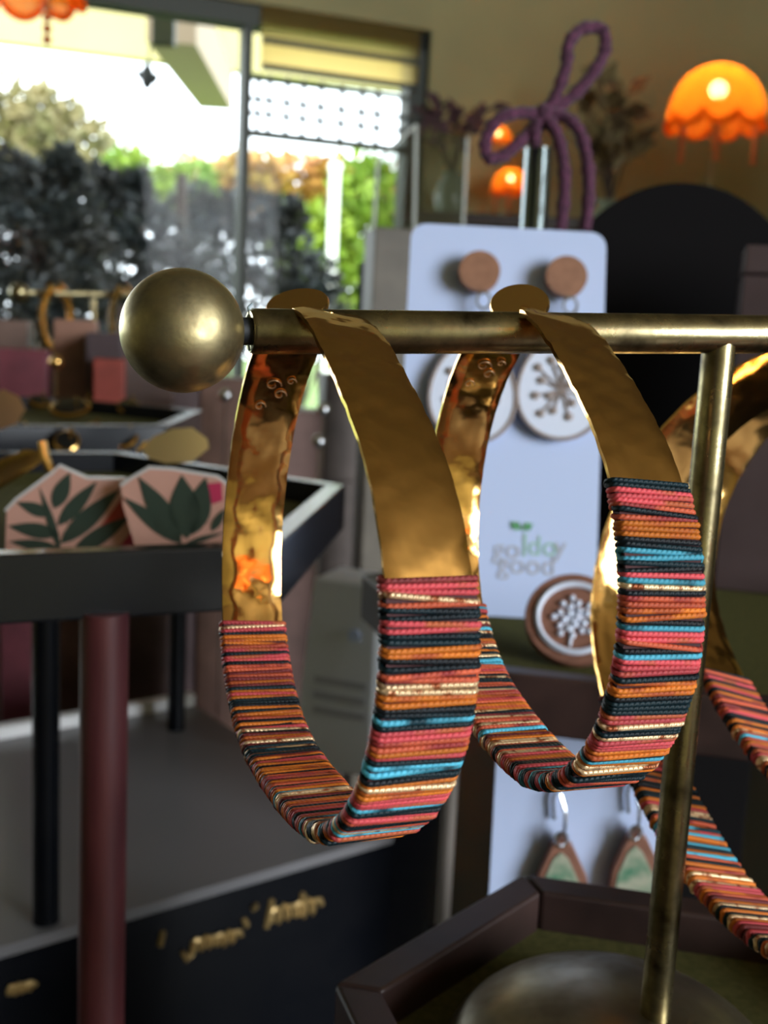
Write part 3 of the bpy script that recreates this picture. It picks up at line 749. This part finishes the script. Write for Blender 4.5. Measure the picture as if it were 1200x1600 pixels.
# ------------------------------------------------------------------ wrapped hoop earrings
def yarn(name, rgb, metal=0, rough=.5, dash=None, nscale=220):
    M = mat('yarn_' + name, rgb, rough, metal, spec=.25)
    nt = M.node_tree; N = nt.nodes; L = nt.links; b = N['Principled BSDF']
    tc = N.new('ShaderNodeTexCoord'); mp = N.new('ShaderNodeMapping'); L.new(tc.outputs['Object'], mp.inputs[0])
    mp.inputs['Rotation'].default_value = (0, 0, rad(38))
    wv = N.new('ShaderNodeTexWave'); wv.wave_type = 'BANDS'; wv.bands_direction = 'X'; wv.inputs['Scale'].default_value = 900
    L.new(mp.outputs[0], wv.inputs['Vector'])
    oi = N.new('ShaderNodeObjectInfo'); hs = N.new('ShaderNodeHueSaturation'); hs.inputs['Color'].default_value = lin(rgb)
    mr = N.new('ShaderNodeMapRange'); mr.inputs[3].default_value = .7; mr.inputs[4].default_value = 1.3
    L.new(oi.outputs['Random'], mr.inputs[0]); L.new(mr.outputs[0], hs.inputs['Value'])
    mx = N.new('ShaderNodeMix'); mx.data_type = 'RGBA'
    nz = N.new('ShaderNodeTexNoise'); nz.inputs['Scale'].default_value = nscale; L.new(tc.outputs['Object'], nz.inputs['Vector'])
    nz.noise_dimensions = '4D'; ml = N.new('ShaderNodeMath'); ml.operation = 'MULTIPLY'; ml.inputs[1].default_value = 50
    L.new(oi.outputs['Random'], ml.inputs[0]); L.new(ml.outputs[0], nz.inputs['W'])
    rp = N.new('ShaderNodeMapRange'); rp.inputs[1].default_value = .52; rp.inputs[2].default_value = .62; L.new(nz.outputs['Fac'], rp.inputs[0])
    L.new(rp.outputs[0], mx.inputs['Factor']); L.new(hs.outputs[0], mx.inputs[6])
    mx.inputs[7].default_value = lin(dash or tuple(int(v * .72) for v in rgb)); L.new(mx.outputs[2], b.inputs['Base Color'])
    bp = N.new('ShaderNodeBump'); bp.inputs['Strength'].default_value = .5; bp.inputs['Distance'].default_value = .0001
    L.new(wv.outputs['Fac'], bp.inputs['Height']); L.new(bp.outputs[0], b.inputs['Normal'])
    return M
YARN = {'p': yarn('pink', (204, 78, 84), dash=(186, 96, 60)), 'r': yarn('rust', (200, 92, 62), dash=(150, 54, 52)), 'o': yarn('orange', (208, 116, 40), dash=(176, 84, 44)),
        't': yarn('dark_teal', (18, 38, 44), dash=(16, 26, 32)), 'c': yarn('cyan', (84, 178, 204), dash=(22, 54, 64)),
        'g': yarn('gold_thread', (240, 206, 160), .45, .35, dash=(150, 84, 50), nscale=900), 'b': yarn('burgundy', (128, 52, 52)), 'k': yarn('ink', (26, 30, 34))}
THREADCORE = mat('thread_core', (70, 34, 36), .8)
class Hoop:
    def __init__(s, p):
        s.p = p; cx, cy, R, al, be, w, D, sh, c2, s2, c3, s3, tw = p
        a = Vector((cos(al) * cos(be), sin(be), sin(al) * cos(be)))
        dn = Vector((0, 1, 0)) - a * a.y; dn.normalize(); fw = a.cross(dn)
        if fw.z < 0: fw = -fw
        u = dn * cos(sh) + fw * sin(sh); v = fw * cos(sh) - dn * sin(sh)
        tw_ = lambda q: _R * q.x - _U * q.y + _F * q.z
        s.a, s.u, s.v = tw_(a), tw_(u), tw_(v)
        s.c = P(cx, cy, D / 1000); s.R, s.w, s.tw = R / 1000, w / 1000, tw / 1000; s.h = (c2, s2, c3, s3)
    def r(s, t): c2, s2, c3, s3 = s.h; return s.R * (1 + c2 * cos(2 * t) + s2 * sin(2 * t) + c3 * cos(3 * t) + s3 * sin(3 * t))
    def rad(s, t): return s.u * cos(t) + s.v * sin(t)
    def pt(s, t, x=0, h=0):      # x: -1..1 across the band, h: outwards
        return s.c + s.a * (s.w * x / 2) + s.rad(t) * (s.r(t) + s.tw * x / 2 + h)
    def tan(s, t): return (s.pt(t + .01) - s.pt(t - .01)).normalized()
def hoop_earring(name, label, H, t0, t1, cut0, wr0, wr1, seq, pitch, post_to, disc_r, disc_n, group):
    """band runs from angle t0 (near tip) through the bottom to t1; threads from wr0 to wr1"""
    T = thing(name, H.pt(0), label, 'earring', group)
    th = .0004; n = 220; nx = 9
    vs = []; fs = []
    rng = random.Random(len(label))
    ph = [rng.uniform(0, 6) for _ in range(6)]
    def dent(t, x):
        return .00006 * (sin(t * 23 + x * 2.1 + ph[0]) * sin(x * 3 + t * 9 + ph[1]) + .7 * sin(t * 41 + ph[2]) * cos(x * 4.2 + ph[3] + t * 7) + .5 * sin(t * 67 + x * 5 + ph[4]))
    for i in range(n + 1):
        for j in range(nx):
            x = -1 + 2 * j / (nx - 1); a0 = t0 + cut0 * x
            t = a0 + (t1 - a0) * i / n
            for sg in (1, -1):
                vs.append(H.pt(t, x, sg * th * (1 if 0 < j < nx - 1 else .5) + dent(t, x)))
    def id_(i, j, k): return (i * nx + j) * 2 + k
    for i in range(n):
        for j in range(nx - 1):
            fs.append((id_(i, j, 0), id_(i, j + 1, 0), id_(i + 1, j + 1, 0), id_(i + 1, j, 0)))
            fs.append((id_(i, j, 1), id_(i + 1, j, 1), id_(i + 1, j + 1, 1), id_(i, j + 1, 1)))
        for j in (0, nx - 1):
            q = (id_(i, j, 0), id_(i + 1, j, 0), id_(i + 1, j, 1), id_(i, j, 1)); fs.append(q if j == 0 else q[::-1])
    for i in (0, n):
        for j in range(nx - 1):
            q = (id_(i, j, 0), id_(i, j, 1), id_(i, j + 1, 1), id_(i, j + 1, 0)); fs.append(q if i == 0 else q[::-1])
    link_mesh('gold_band', MB().add(vs, fs), GOLD, T)
    cs = []; nc = 120                                             # dark under-wrap below the coils
    for i in range(nc + 1):
        t = wr0 + .012 + (wr1 - wr0 - .024) * i / nc
        cs += [H.pt(t, x * 1.02, h) for x, h in ((-1, .00054), (1, .00054), (1, -.00054), (-1, -.00054))]
    cf = [(4 * i + k, 4 * i + (k + 1) % 4, 4 * i + 4 + (k + 1) % 4, 4 * i + 4 + k) for i in range(nc) for k in range(4)] + [(3, 2, 1, 0), tuple(4 * nc + k for k in range(4))]
    link_mesh('under_wrap', MB().add(cs, cf), THREADCORE, T, False)
    # one coil of thread: a rounded loop around the band, in band coordinates (x across, y along, z outwards)
    hw = H.w / 2 + .00016; ht = .00062; rt = pitch * .56
    loop = []
    cr = ht
    for cxs, a0 in ((hw - cr * .6, -90), (-(hw - cr * .6), 90)):
        for k in range(7):
            a = rad(a0 + k * 30); loop.append(Vector((cxs + cr * .75 * cos(a), 0, ht * sin(a))))
    # extra points along the long sides so that the coil can follow a slight sag
    full = []
    for i, q in enumerate(loop):
        full.append(q); nxt = loop[(i + 1) % len(loop)]
        if (nxt - q).length > hw:
            for k in (1, 2, 3, 4, 5): full.append(q.lerp(nxt, k / 6))
    meshes = []
    for var in range(4):
        mb = MB(); mb.tube([Vector((q.x, [0, .00008, -.00008, .0002][var] * (q.x / hw) * (1 if q.z > 0 else -1) , q.z)) for q in full], rt, 6, True)
        me = bpy.data.meshes.new('thread_coil'); me.from_pydata([tuple(v) for v in mb.v], [], mb.f); me.shade_smooth(); me.materials.append(YARN['p']); meshes.append(me)
    t = wr0; k = 0; org = T.location
    while t < wr1 and k < 290:
        col = seq[k] if k < len(seq) else rng.choice('pprrrooottcggobkt')
        me = meshes[rng.choice((0, 0, 1, 2, 3) if col in 'tck' else (0, 0, 1, 2))]
        o = bpy.data.objects.new('thread_coil', me); COL.objects.link(o); o.parent = T
        o.material_slots[0].link = 'OBJECT'; o.material_slots[0].material = YARN[col]
        R_ = H.rad(t); tg = (H.tan(t) - R_ * H.tan(t).dot(R_)).normalized(); xa = H.a
        zz = xa.cross(tg)
        if zz.dot(R_) < 0: tg = -tg; zz = -zz
        m_ = Matrix.Identity(4)
        xa2 = (xa + R_ * (H.tw / H.w)).normalized(); zz = (R_ - xa2 * R_.dot(xa2)).normalized(); tg = zz.cross(xa2)
        for i in range(3): m_[i][0], m_[i][1], m_[i][2] = xa2[i], tg[i], zz[i]
        sk = rng.gauss(0, .016) + (rng.choice((-1, 1)) * rng.uniform(.03, .06) if rng.random() < .12 else 0)
        lift = rng.uniform(-.00003, .00007) + (.00016 if abs(sk) > .03 else 0)
        m_ = Matrix.Translation(H.pt(t, 0, lift) - org) @ m_ @ Matrix.Rotation(sk, 4, 'Z')
        o.matrix_local = m_
        t += pitch / H.r(t); k += 1
    # post and clutch behind the bar
    p0 = H.pt(t0 + .05, 0, 0); p1 = post_to
    link_mesh('ear_post', MB().tube([p0, p1 + (p1 - p0).normalized() * .002], .0004, 8), GOLDP, T)
    dn_ = Vector(disc_n).normalized()
    cl = link_mesh('clutch_disc', MB().lathe(p1, [(disc_r * .96, 0), (disc_r, .0002), (disc_r, .0005), (disc_r * .96, .0007)], 36, ax=dn_), GOLDP, T)
    link_mesh('clutch_barrel', MB().lathe(p1 - dn_ * .0016, [(disc_r * .45, 0), (disc_r * .5, .0006), (disc_r * .4, .0017)], 24, ax=dn_), GOLDP, cl)
    return T
def find(H, x, y, edge, lo, hi):      # angle on a rim nearest to a pixel
    best = None
    for i in range(721):
        t = lo + (hi - lo) * i / 720; q = H.pt(t, edge) - CAM; d = q.dot(_F)
        e = (600 + FPX * q.dot(_R) / d - x) ** 2 + (800 - FPX * q.dot(_U) / d - y) ** 2
        if best is None or e < best[0]: best = (e, t)
    return best[1]
HP = {1: [494.95, 882.5, 23.146, .3606, .0327, 6.5246, 97.238, .1997, -.1024, -.0462, -.0266, .0479, -.245],
      2: [830.5, 840.8, 22.317, .2691, .0515, 6.3948, 104.84, .2564, -.1166, -.066, -.024, .0339, -.3564],
      3: [1319.67, 972.7, 36.51, .5011, .3471, 9.45, 125.0, .4461, -.1132, -.0251, -.003, -.0267, -1.0],
      4: [1392, 880, 31.2, .5011, .3471, 8.2, 133.0, .4461, -.1132, -.0251, -.003, -.0267, -.9]}
H1, H2, H3, H4 = (Hoop(HP[k]) for k in (1, 2, 3, 4))
SEQ1 = 'bppgrttppttooktrrggooktctpprroptcctkogoopppctkpprttrcgcpptoottcooggtttggrccpprttpprtrrookboggc'
SEQ2 = 'ttppprtroooktcctkpcgtrrookcpprkcppptoooktttppgttgpppootcoggottttprrtttpgottcppttcpptccpppktrooppggrtkrggoobgoccrggrr'
def span(H, near_end, far_end, nw, fw, cutpx):
    tL = find(H, *near_end[0], -1, -3.3, -1.2); tR = find(H, *near_end[1], 1, -3.3, -1.2)
    return ((tL + tR) / 2, find(H, *far_end, 1, 1.0, 3.2), (tR - tL) / 2, find(H, *nw, 1, -2.2, -.5), find(H, *fw, 1, .3, 2.4))
t0, t1, ct, wa, wb = span(H1, ((435, 475), (556, 487)), (530, 520), (738, 905), (434, 972), 0)
hoop_earring('hoop_earring', 'gold hoop wrapped in multicoloured thread, hanging right beside the brass ball end', H1, t0, t1, ct, wa, wb, SEQ1, .00040,
             P(466, 484, .1015), .0030, (-.15, -.5, .86), 'wrapped hoops on the brass stand')
t0, t1, ct, wa, wb = span(H2, ((790, 475), (892, 488)), (850, 520), (1080, 757), (742, 945), 0)
hoop_earring('hoop_earring', 'gold hoop wrapped in multicoloured thread, second along the bar from the ball end', H2, t0, t1, ct, wa, wb, SEQ2, .00041,
             P(812, 481, .1095), .0030, (-.15, -.66, .75), 'wrapped hoops on the brass stand')
def gap(H):                         # the bar passes through the opening of the hoop at this angle
    best = min((((H.pt(i * .01, x) - ba) - bdir * (H.pt(i * .01, x) - ba).dot(bdir)).length, i * .01) for i in range(150, 420) for x in (-1, 0, 1))
    return best[1]
g3, g4 = gap(H3), gap(H4)
t0, t1 = g3 + .34 - 2 * pi, g3 - .3
hoop_earring('hoop_earring', 'larger wrapped gold hoop passing behind the brass post, nearer the second hoop', H3, t0, t1, 0, -1.75, find(H3, 945, 1085, -1, .3, 2.4), '', .00056,
             H3.pt(t0) + Vector((.001, .004, .0005)), .003, (0, -.8, .5), 'larger wrapped hoops right of the post')
t0, t1 = g4 + .34 - 2 * pi, g4 - .3
hoop_earring('hoop_earring', 'larger wrapped gold hoop hanging wholly beyond the brass post', H4, t0, t1, 0, -1.75, find(H4, 1112, 1035, -1, .3, 2.4), '', .00056,
             H4.pt(t0) + Vector((.001, .004, .0005)), .003, (0, -.8, .5), 'larger wrapped hoops right of the post')
# curled engraving on the inner face of the first two hoops
def scrib(H, tc, name_parent):
    mb = MB()
    for k, (tt, x0, s) in enumerate(((tc, -.1, 1), (tc - .05, .2, .8), (tc - .12, -.35, .7), (tc + .03, .45, .6))):
        pts = [H.pt(tt + s * .035 * sin(a) * (1 - a / 9), x0 + s * .28 * cos(a) * (1 - a / 9), -.0006) for a in [i * .45 for i in range(16)]]
        mb.tube(pts, .00007, 5)
    return mb
for H, o in ((H1, [x for x in COL.objects if x.name == 'hoop_earring'][0]), (H2, [x for x in COL.objects if x.name == 'hoop_earring.001'][0])):
    tc = find(H, *((440, 600) if H is H1 else (765, 570)), 0, 1.0, 3.2)
    link_mesh('engraving', scrib(H, tc, o), mat('engraved_line', (200, 160, 120), .4, .6), o)

# ------------------------------------------------------------------ earrings in the left trays
PINKP = mat('blush_print', (206, 158, 142), .5)
GREENP = mat('leaf_print_green', (52, 66, 56), .5)
MAGP = mat('magenta_print', (190, 54, 92), .5)
REDP = mat('red_print', (176, 66, 54), .5)
EDGE = mat('backlit_bezel', (245, 245, 245), .25, .3)  # near-white carries the backlight on the fans' top edges
def fan(label, outline, leaves, patches, D, lean=.012, top=0):
    yb = 884
    o = P(outline[0][0], yb, D); pn = Plane(P(100, 700, D + lean), P(200, 700, D + lean), P(100, yb, D))
    zf = F1 + .0004
    t = thing('fan_earring', pn.px(sum(x for x, _ in outline) / len(outline), 868), label, 'earring', 'leaf print fan earrings')
    base = link_mesh('printed_plate', MB().prism([pn.px(x, y) for x, y in outline], -pn.n * .0022), PINKP, t, False)
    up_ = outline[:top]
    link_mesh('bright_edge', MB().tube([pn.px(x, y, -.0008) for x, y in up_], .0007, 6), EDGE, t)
    for (x0, y0, x1, y1, w_) in leaves:
        dx, dy = x1 - x0, y1 - y0; L_ = math.hypot(dx, dy); nx_, ny_ = -dy / L_, dx / L_
        pr_ = [(x0 + dx * u + nx_ * w_ * sin(pi * u ** .8) * .5, y0 + dy * u + ny_ * w_ * sin(pi * u ** .8) * .5) for u in [i / 8 for i in range(9)]]
        pr_ += [(x0 + dx * u - nx_ * w_ * sin(pi * u ** .8) * .5, y0 + dy * u - ny_ * w_ * sin(pi * u ** .8) * .5) for u in [i / 8 for i in range(7, 0, -1)]]
        link_mesh('leaf_print', MB().prism([pn.px(x, y, .00005) for x, y in pr_], pn.n * .00012), GREENP, t, False)
    for mt_, pr_ in patches:
        link_mesh('colour_print', MB().prism([pn.px(x, y, .00003) for x, y in pr_], pn.n * .0001), mt_, t, False)
    return t
fan('pink fan earring with a dark green palm frond print, spreading from one stem', [(10, 800), (27, 782), (84, 740), (93, 730), (136, 749), (196, 750), (212, 790), (215, 868), (8, 868)],
    [(95, 862, 62, 762, 13), (95, 858, 14, 846, 18), (93, 835, 12, 822, 24), (80, 805, 26, 785, 20), (84, 795, 110, 738, 26), (90, 822, 152, 752, 24), (94, 850, 188, 764, 30), (112, 866, 205, 806, 26)],
    [(REDP, [(155, 826), (192, 776), (206, 800), (210, 812)]), (MAGP, [(180, 866), (212, 820), (214, 850), (200, 868)])], .219, top=6)
fan('pink fan earring with bold dark green leaves and a magenta flower', [(189, 761), (205, 750), (234, 733), (269, 735), (340, 747), (356, 760), (360, 868), (215, 868), (192, 790)],
    [(285, 850, 191, 776, 24), (283, 848, 216, 745, 36), (292, 842, 284, 742, 50), (300, 836, 322, 746, 40), (290, 850, 350, 832, 8), (330, 830, 352, 795, 14)],
    [(MAGP, [(308, 768), (322, 756), (346, 754), (348, 782), (332, 788)])], .213, top=6)
ENB = mat('dark_enamel', (24, 26, 26), .15)
def stud(px, py, zf, r, label, face, tilt, group, petal=False):
    g = ground(px, py, zf); ax = Vector(tilt).normalized(); rise = r * math.sqrt(max(0, 1 - ax.z ** 2)) + .0012
    c = g + Vector((0, 0, rise)); t = thing('stud_earring', g, label, 'earring', group)
    link_mesh('stud_cup', MB().lathe(c - ax * .001, [(r * .9, 0), (r, .0006), (r, .0022), (r * .9, .0026)], 28, ax=ax), GOLDP, t)
    link_mesh('stud_face', MB().lathe(c + ax * .0012, [(r * .82, 0), (r * .82, .0008), (r * .4, .001)], 28, ax=ax), face, t)
    s0 = c + ax * .001 + Vector((r * .3, 0, 0)); link_mesh('stud_post', MB().tube([s0, s0 + Vector((.0006, -.001, .0048))], .0006, 8), GOLDP, t)
    return t
OLV = mat('olive_enamel', (70, 68, 48), .25)
stud(105, 712, F1, .0046, 'gold stud with dark round face behind the palm frond earring', ENB, (.1, -.75, .7), 'studs in the near tray')
stud(197, 706, F1, .0048, 'gold stud with dark round face behind the magenta flower earring', ENB, (-.1, -.7, .75), 'studs in the near tray')
stud(148, 690, F1, .0034, 'small olive faced stud between the two dark studs', OLV, (0, -.95, .3), 'studs in the near tray')
def petal(poly, D, label, th=.0012, mt=GOLDP):
    pts = [P(x, y, D) for x, y in poly]; c = sum(pts, Vector()) / len(pts)
    t = thing('gold_petal', vz(c, min(p.z for p in pts)), label, 'earring')
    n_ = (CAM - c).normalized() * th
    cc = c + n_ * 1.6
    mb = MB(); k = len(pts); mb.add(pts + [p + n_ for p in pts] + [cc], [tuple(range(k - 1, -1, -1))] + [(i, (i + 1) % k, k + (i + 1) % k, k + i) for i in range(k)] + [(k + i, k + (i + 1) % k, 2 * k) for i in range(k)])
    link_mesh('petal_plate', mb, mt, t)
    link_mesh('wire_loop', MB().tube([P(x, y, D - .001) for x, y in ((poly[0][0] - 6, poly[0][1] + 4), poly[0], (poly[0][0] + 8, poly[0][1] - 10))], .0005, 6), GOLDP, t)
    return t
petal([(220, 700), (240, 682), (270, 670), (300, 668), (324, 686), (326, 700), (300, 722), (260, 724), (232, 716)], .255, 'flat matt gold petal earring resting above the magenta flower', mt=mat('matt_gold', (216, 190, 130), .4, .85))
petal([(-20, 742), (0, 718), (40, 702), (60, 704), (64, 722), (40, 740), (0, 764), (-20, 770)], .24, 'folded polished gold earring at the edge of the near tray')
petal([(-20, 620), (5, 608), (30, 620), (40, 640), (25, 662), (0, 672), (-20, 660)], .36, 'rose gold petal earring at the end of the farther tray', mt=mat('rose_gold', (226, 176, 130), .3, .9))
mb = MB().tube([P(x, y, .232) for x, y in ((66, 690), (70, 712), (80, 738), (84, 742))], .0011, 8)
tag(link_mesh('gold_stick', mb, GOLDP), 'short gold stick earring leaning on the palm frond earring', 'earring')
for i, (px, py, r, f, ax, lab) in enumerate(((110, 655, .009, ENB, (0, -.35, .93), 'large dark enamel stud lying in the farther tray'), (62, 640, .006, ENB, (.2, -.3, .93), 'dark enamel stud beside the rose gold petal'),
                                    (150, 632, .005, OLV, (0, -.6, .8), 'olive stud at the middle of the farther tray'), (200, 650, .0055, OLV, (.1, -.5, .86), 'olive stud nearest the corner of the farther tray'), (20, 690, .006, ENB, (0, -.5, .85), 'dark stud by the folded polished gold earring'))):
    stud(px, py, F2 if i < 4 else F1, r, lab, f, ax, 'studs in the farther tray' if i < 4 else None)

# ------------------------------------------------------------------ blurred boxes and bottles behind the trays
def upright(px, py_top, w_px, D, rgb, label, zfloor, dep=.03, name='gift_box', gold=False):
    a = P(px, py_top, D); wd = w_px / FPX * D
    M_ = mat('box_%d_%d_%d' % rgb, rgb, .55, rgb2=tuple(int(v * .8) for v in rgb), scale=40)
    t = thing(name, Vector((a.x, a.y, zfloor)), label, 'box', 'small boxes behind the trays')
    h = a.z - zfloor; lid = h * .22
    link_mesh('box_body', MB().box((a.x, a.y, zfloor + (h - lid) / 2), (wd, dep, h - lid - .0004), rz=rad(12)), M_, t, False, bevel=.001)
    link_mesh('lid', MB().box((a.x, a.y, zfloor + h - lid / 2), (wd * 1.05, dep * 1.05, lid), rz=rad(12)), M_, t, False, bevel=.001)
    return t
BX = [(40, 545, 70, .60, (130, 62, 74), 'dusky pink box under the far stand ball end'), (120, 500, 60, .63, (150, 110, 92), 'tall tan box behind the far plain hoops'), (165, 520, 50, .60, (78, 62, 66), 'dark plum box between tan and coral boxes'),
      (172, 560, 44, .585, (176, 78, 66), 'small coral red box behind the farther tray'), (230, 480, 80, .66, (104, 84, 78), 'wide taupe box behind the brass ball'), (360, 590, 90, .6, (128, 96, 84), 'brown box seen under the brass ball'),
      (450, 640, 100, .66, (112, 84, 76), 'brown box seen through the front hoop'), (545, 585, 80, .7, (96, 84, 78), 'grey brown box behind the front hoop band'), (15, 500, 60, .64, (120, 96, 86), 'mushroom box at the end of the row'), (300, 560, 80, .68, (90, 72, 72), 'plum brown box behind the farther tray corner')]
for px, py, wv, D_, rgb, lab in BX:
    upright(px, py, wv, D_, rgb, lab, ZCT, .03)
for px, py, D_, mt_, lab in ((405, 625, .56, SILVER, 'silver pin standing in for a blurred highlight just below the bar beside the ball end'), (352, 618, .56, SILVER, 'silver pin standing in for a blurred highlight peeping out under the brass ball'),
                             (505, 640, .54, SILVER, 'silver pin standing in for the upper blurred highlight seen through the front hoop'), (498, 690, .54, SILVER, 'silver pin standing in for the lower blurred highlight seen through the front hoop'), (88, 566, .545, GOLDP, 'gold pin standing in for a blurred highlight below the far plain hoops')):
    g = P(px, py, D_); t = thing('highlight_pin', vz(g, ZCT), lab, 'pin', 'pins for blurred highlights behind the trays')  # balls on pins made up for the blurred highlights behind the trays
    link_mesh('pin_head', MB().sphere(g, .0036, 16, 10), mt_, t); link_mesh('pin_shaft', MB().tube([g, vz(g, ZCT)], .0004, 6), mt_, t)
upright(612, 360, 66, .62, (112, 104, 92), 'tall grey brown box left of the white earring card', ZCT, .03)
# clear acrylic display case with a peaked top
t = thing('acrylic_case', P(640, 345, .85), 'clear acrylic display case with a slanted top left of the purple bow', 'display case')
def pane3(pts, d=.003): 
    q = [P(*p) for p in pts]; n_ = (q[1] - q[0]).cross(q[2] - q[0]).normalized() * d
    return MB().prism(q, n_)
for pts in ([(590, 250, .85), (650, 195, .85), (646, 420, .85), (580, 420, .85)], [(650, 195, .85), (730, 215, .95), (720, 420, .95), (646, 420, .85)]):
    link_mesh('acrylic_pane', pane3(pts), ACRYL, t, False)
for a, b in (((590, 250, .85), (650, 195, .85)), ((650, 195, .85), (646, 420, .85)), ((590, 250, .85), (580, 420, .85)), ((730, 215, .95), (720, 420, .95))):
    link_mesh('bright_edge', MB().tube([P(*a), P(*b)], .0013, 6), mat('frosted_edge', (190, 194, 186), .5), t)
g = P(650, 420, .9)
tag(link_mesh('case_plinth', MB().box((g.x, g.y, (ZCT + g.z) / 2 - .001), (.09, .16, g.z - ZCT - .002)), BWOOD, None, False), 'black plinth under the acrylic display case', 'plinth')

# ------------------------------------------------------------------ unseen furniture and lamp added for the metal to reflect
def cupboard(x, y, w_, d_, h_, rz, label, nd=2):  # out of view, added to put dark reflections into the metal
    t = thing('reflection_cupboard', Vector((x, y, 0)), label, 'cupboard')
    X_ = Vector((cos(rz), sin(rz), 0)); Y_ = Vector((-sin(rz), cos(rz), 0)); o = Vector((x, y, 0))
    link_mesh('cupboard_body', MB().box(o + Vector((0, 0, h_ / 2 + .03)), (w_, d_, h_ - .06), rz), DWOOD, t, False, bevel=.004)
    link_mesh('plinth', MB().box(o + Vector((0, 0, .03)), (w_ * .96, d_ * .9, .06), rz), BWOOD, t, False)
    link_mesh('cornice', MB().box(o + Vector((0, 0, h_ + .015)), (w_ * 1.05, d_ * 1.08, .03), rz), DWOOD, t, False)
    for k in range(nd):
        u = (k + .5) / nd - .5; c = o + X_ * u * w_ - Y_ * (d_ / 2 + .008) + Vector((0, 0, h_ / 2 + .03))
        dr = link_mesh('door', MB().box(c, (w_ / nd * .96, .018, h_ - .14), rz), DWOOD, t, False, bevel=.003)
        link_mesh('knob', MB().sphere(c - Y_ * .02 + X_ * (w_ / nd * .38) * (1 if k == 0 else -1), .014, 14, 8), GOLDP, dr)
    return t
cupboard(1.55, .75, .9, .4, 1.95, rad(-82), 'unseen tall dark wooden cupboard, added for reflections, to the right of the display counter')
cupboard(-.9, -2.3, 1.3, .4, 2.1, pi, 'unseen wide dark wooden cupboard, added for reflections, against the rear wall', 3)
lamp(Vector((.62, -.95, 1.55)), .12, 'unseen orange woven pendant lamp, added for reflections, hanging behind the viewpoint', 1.0, 'pendant_lamp', pendant=True)  # lamp added out of view so the gold has something orange to reflect
